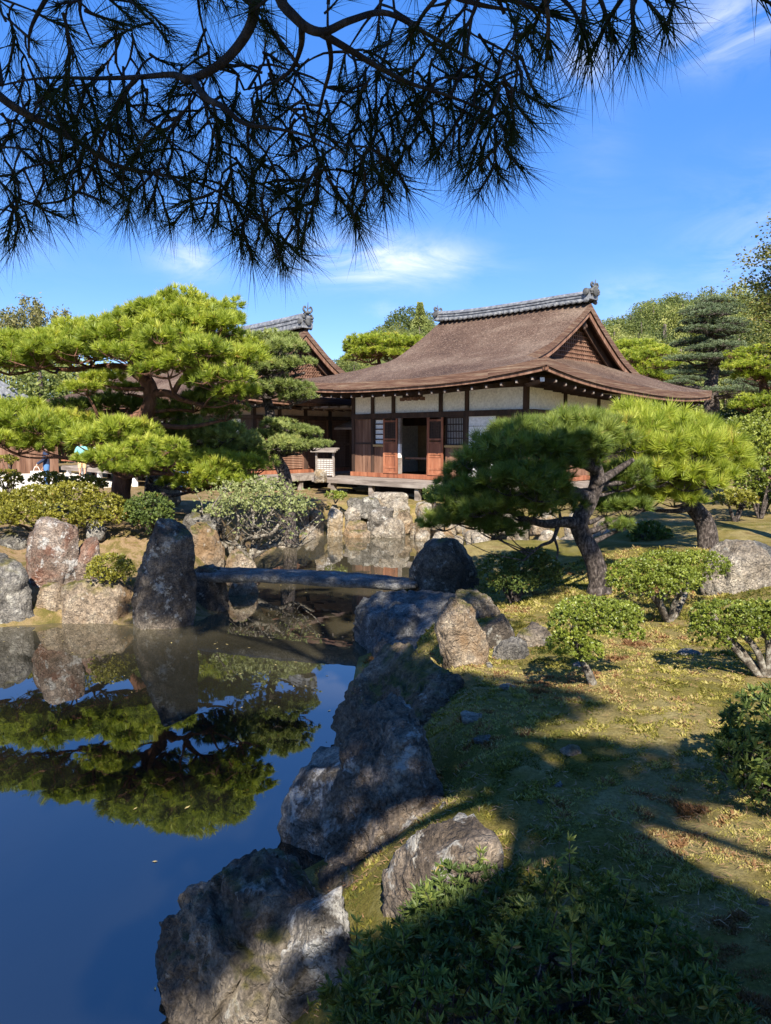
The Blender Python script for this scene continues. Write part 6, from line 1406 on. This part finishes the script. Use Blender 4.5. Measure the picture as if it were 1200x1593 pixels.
# ------------------------------------------------------------------ the great pine whose boughs hang over the camera
def overhead_pine():
    rs = np.random.RandomState(77); rr = random.Random(77)
    base = np.array([1.7, -1.3, .9])
    T = thing('pine_tree', 'dark pine boughs hanging across the top of the sky, close overhead', 'pine tree', tuple(base))
    W = lambda x, y, d: at_depth(x, y, d) - base
    trunk = [np.zeros(3), np.array([-.1, .05, 1.6]), np.array([-.5, .2, 3.3]), np.array([-1.2, .5, 4.9]), np.array([-1.9, .9, 6.4]), np.array([-2.3, 1.3, 7.8])]
    o, PT, RT = sweep('trunk', T, trunk, [.34, .28, .24, .19, .13, .05], 'bark_shaded', 50, 12, .25, 3)
    nodes = []
    def limb(pts, rad, n=26, add=True, start=None):
        if start is not None: pts = [start] + pts
        o, P, R = sweep('branch', T, pts, [q * .42 for q in rad], 'bark_shaded', n, 8, .18, rr.random() * 40)
        if add: nodes.extend(zip(P, R))
        return P
    s1 = PT[18]; s2 = PT[21]
    limb([W(640, -420, 1.4), W(470, -160, 1.75), W(405, -30, 1.85), W(390, 40, 1.9), W(352, 92, 1.9), W(300, 122, 1.9), W(268, 116, 1.95), W(215, 120, 2.0), W(150, 122, 2.05), W(60, 122, 2.1), W(-30, 140, 2.15)], [.06, .05, .042, .036, .032, .028, .022, .018, .015, .012, .008, .005], 60, start=s1)
    limb([W(300, 122, 1.9), W(318, 150, 1.85), W(350, 168, 1.8), W(380, 192, 1.8), W(430, 200, 1.8), W(485, 214, 1.85), W(540, 240, 1.9)], [.02, .018, .016, .013, .01, .007, .004], 34)
    limb([W(760, -330, 1.2), W(560, -120, 1.6), W(440, -20, 1.75), W(462, 30, 1.75), W(500, 50, 1.75), W(545, 32, 1.75), W(600, 20, 1.8), W(660, 50, 1.85), W(720, 85, 1.9), W(775, 115, 1.95)], [.06, .05, .04, .03, .026, .02, .016, .013, .009, .005], 56, start=s2)
    limb([W(500, 52, 1.75), W(545, 78, 1.8), W(590, 105, 1.85), W(640, 130, 1.9), W(700, 150, 1.95), W(765, 178, 2.0), W(790, 215, 2.0)], [.02, .018, .015, .012, .009, .006, .004], 34)
    limb([W(470, 45, 1.75), W(468, 75, 1.85), W(452, 110, 1.95), W(420, 130, 2.05), W(380, 140, 2.1)], [.018, .015, .012, .008, .005], 24)
    limb([W(-160, 60, 2.0), W(-40, 120, 2.0), W(20, 165, 2.0), W(75, 195, 2.05), W(130, 225, 2.05), W(175, 255, 2.1), W(240, 270, 2.15), W(310, 285, 2.2), W(390, 330, 2.25), W(430, 385, 2.3)], [.03, .028, .024, .02, .017, .014, .011, .009, .006, .004], 50)
    limb([W(820, -300, 1.1), W(720, -120, 1.35), W(700, -20, 1.45), W(740, 5, 1.45), W(790, 15, 1.45)], [.03, .025, .016, .011, .006], 30); limb([W(900, -260, 1.1), W(930, -90, 1.35), W(985, -15, 1.4), W(985, 15, 1.4)], [.03, .02, .012, .006], 24); limb([W(980, -150, 1.2), W(1080, -60, 1.4), W(1140, -10, 1.45)], [.02, .012, .006], 20)
    limb([W(1010, -90, 1.3), W(880, -30, 1.4), W(850, 10, 1.4)], [.014, .01, .006], 16)
    limb([W(510, 55, 1.75), W(515, 100, 1.9), W(500, 160, 2.0), W(490, 230, 2.05), W(520, 290, 2.1)], [.016, .013, .01, .007, .004], 28); limb([W(215, 120, 2.0), W(180, 165, 2.1), W(120, 300, 2.2), W(30, 320, 2.3), W(20, 345, 2.3)], [.014, .012, .009, .006, .004], 30); limb([W(95, -40, 1.9), W(50, 40, 1.95), W(45, 90, 2.0)], [.016, .01, .005], 16); limb([W(130, -40, 1.9), W(125, 20, 1.95), W(145, 70, 2.0)], [.012, .009, .005], 16)
    # tufts: shared shapes, needles fanned round a short shoot
    vm = []
    for v in range(8):
        r2 = np.random.RandomState(500 + v); g = Geo(); L_ = .075
        g.tube(spline([(0, 0, -.015), (.003, 0, .02), (0, .004, L_)], 6), [.0042, .004, .0038, .0034, .003, .002], 5, 1)
        n = 21; t = r2.rand(n) ** .7; B_ = np.c_[np.zeros((n, 2)), t * L_]; needle_tris(g, r2, B_, np.tile([[0, 0, 1.0]], (n, 1)), 2, .122, .0025, 8, 54, 0, np.full(n, .4), 0)
        vm.append(g.build('needle_tuft', [M['pine_shaded'], M['bark_shaded']], link=False))
    env = [(-20, 375), (30, 350), (75, 335), (110, 300), (170, 290), (230, 310), (290, 325), (350, 345), (400, 380), (430, 385), (470, 345), (540, 330), (600, 285), (640, 230), (700, 215), (760, 262), (790, 245), (800, 180), (780, 115), (790, 40), (1000, 45), (1005, 10), (1160, 0), (1160, -60)]
    ex, ey = zip(*[(a, b) for a, b in env])
    spots = []
    tries = 0
    while len(spots) < 360 and tries < 6000:
        tries += 1
        x = rr.uniform(-30, 820); lim = float(np.interp(x, ex[:18], ey[:18])); y = lim - abs(rr.gauss(0, 1)) * lim * .42 if rr.random() < .75 else rr.uniform(-40, lim)
        if y < -45: continue
        dens = 1.0 if not (250 < x < 700 and y < 80) else .35
        if x < 250 and y < 110: dens = .4
        if rr.random() > dens: continue
        if any((x - a) ** 2 + (y - b) ** 2 < 13 ** 2 for a, b, c in spots): continue
        spots.append((x, y, 2.05 + .35 * (y / 400) + rr.uniform(-.25, .25)))
    for x, y in ((430, 388), (28, 345), (60, 320), (765, 262), (772, 232), (762, 205), (790, 172), (782, 130), (805, 100), (770, 150), (545, 325), (595, 285), (380, 360), (408, 345), (255, 312), (120, 300), (60, 20), (40, 55), (15, 30), (48, 90)): spots.append((x, y, 2.2))
    for x, y, d in ((985, 5, 1.35), (985, 22, 1.35), (975, -10, 1.35), (1000, -5, 1.35), (780, 10, 1.45), (810, 2, 1.45), (740, 8, 1.45), (700, 0, 1.5), (850, -5, 1.45), (850, 14, 1.42), (910, -10, 1.4), (935, 0, 1.4), (1020, -10, 1.4), (1060, -25, 1.4), (1140, -22, 1.45), (1165, -15, 1.45), (760, -15, 1.45), (880, 5, 1.4), (960, 12, 1.36), (670, 10, 1.6), (640, 40, 1.8)): spots.append((x, y, d))
    NP = np.array([p for p, r in nodes]); tw = Geo()
    def curve(P, r0, r1):
        tw.tube(P, np.linspace(r0, r1, len(P)), 5, 0)
    order = sorted(spots, key=lambda s: s[1])
    for x, y, d in order:
        p = W(x, y, d)
        i = int(np.argmin(((NP - p) ** 2).sum(1) + (0.06 if False else 0))); q = NP[i]; L_ = np.linalg.norm(p - q)
        mid = (p + q) / 2 + np.array([rr.uniform(-.12, .12), rr.uniform(-.12, .12), rr.uniform(-.02, .12)]) * L_
        P = spline([q, mid, p], max(5, int(L_ / .04)))
        if L_ > .03: curve(P, min(.0075, .0028 + .012 * L_), .0022)
        NP = np.concatenate([NP, P[1:]]) if L_ < .8 else NP
        dirn = unit(unit(p - mid) + np.array([0, 0, -.55 if y > 60 or x > 600 else -.1]) + rs.normal(size=3) * .32)
        o = link_obj('needle_tuft', vm[rr.randrange(8)], T); o.location = p; o.rotation_mode = 'QUATERNION'
        o.rotation_quaternion = Vector(dirn).to_track_quat('Z', 'Y') @ Quaternion((0, 0, 1), rr.random() * 6.28); s = rr.uniform(.85, 1.2); o.scale = (s, s, s)
        # older needles further back on the same twig
        if rr.random() < .75 and L_ > .12:
            k = len(P) * 2 // 3; o2 = link_obj('needle_tuft', vm[rr.randrange(8)], T); o2.location = P[k]; o2.rotation_mode = 'QUATERNION'
            o2.rotation_quaternion = Vector(unit(dirn + rs.normal(size=3) * .6)).to_track_quat('Z', 'Y'); s = rr.uniform(.7, .95); o2.scale = (s, s, s)
    tag(tw.build('twigs', M['bark_shaded'], T, True), kind='stuff')
    # the upper crown: boughs behind and above the camera that shade the near bank, the rocks and the bridge
    ups = np.array([SUN_DIR.x, SUN_DIR.y, SUN_DIR.z]) / SUN_DIR.z
    pads = variants('foliage_pad', 3, [M['pine_green'], M['bark']], 420, 34, .2, .016, flat=.4)
    for gx, gy, gz, r, top in SHADE:
        c = np.array([gx, gy, gz]) + ups * (top - gz)
        e = c - base; kn = int(np.clip((e[2] - 1.0) / 7.8 * 50, 16, 48)); s = PT[kn]
        sweep('branch', T, [s, (s + e) / 2 + np.array([0, 0, .15]), e], [.05, .04, .015], 'bark_shaded', 14, 6, .15, rr.random() * 9)
        o = link_obj('foliage_pad', rr.choice(pads), T); o.location = e; o.rotation_euler = (rr.uniform(-.2, .2), rr.uniform(-.2, .2), rr.uniform(0, 6)); o.scale = (r, r * 1.25, r)
# spots of ground and stone that lie in the shade of the great pine: x, y, z, radius of the bough, height of the bough
SHADE = [(-2.9, 10.1, 1.0, .8, 7.6), (-2.75, 9.8, .3, .7, 7.9), (-2.3, 11.0, .6, .6, 7.9), (-1.2, 10.8, .5, .7, 7.7), (-.2, 10.4, .5, .7, 7.4), (.8, 10.2, .9, .75, 7.5), (.2, 8.6, .5, .7, 7.2), (-.1, 7.6, .4, .6, 7.0), (1.7, 9.2, .8, .7, 7.3), (1.4, 8.5, 1.9, .7, 8.3), (1.9, 8.6, 1.8, .5, 8.1), (.9, 7.4, .7, .45, 6.9),
         (.2, 5.9, .5, .42, 6.8), (-.2, 5.1, .3, .34, 6.4), (.05, 4.2, .6, .36, 6.2), (-.4, 4.3, .3, .36, 6.0), (.75, 4.8, .75, .38, 6.5), (1.3, 3.6, .9, .42, 6.2), (2.2, 3.45, .95, .3, 6.0), (1.0, 3.3, .9, .42, 5.9), (2.3, 2.7, 1.0, .3, 5.7), (1.05, 2.45, .9, .32, 5.6), (1.1, 2.2, 1.0, .4, 5.8), (-.8, 3.35, .4, .45, 5.7), (-1.0, 3.0, .3, .35, 5.9), (-.95, 3.2, .2, .38, 5.6), (-.6, 3.55, .5, .36, 5.8), (.4, 1.95, .95, .38, 5.6), (.0, 2.05, .9, .35, 5.3), (.7, 1.8, 1.0, .5, 5.4), (2.0, 2.2, 1.0, .4, 5.6)]
SHADE += [(x, 1.95, 3.25, .62, 6.2 + .3 * (i % 3)) for i, x in enumerate((-2.1, -1.5, -.9, -.35, .25, .8))] + [(x, 1.7, 3.5, .55, 6.6) for x in (-1.5, -.7, .1, .6)] + [(.5, 1.35, 3.4, .5, 6.0), (-1.3, 2.1, 2.9, .5, 6.1), (-.4, 2.2, 2.85, .5, 6.3)]  # unseen pads added up-sun to put the visible hanging boughs in shade
overhead_pine()
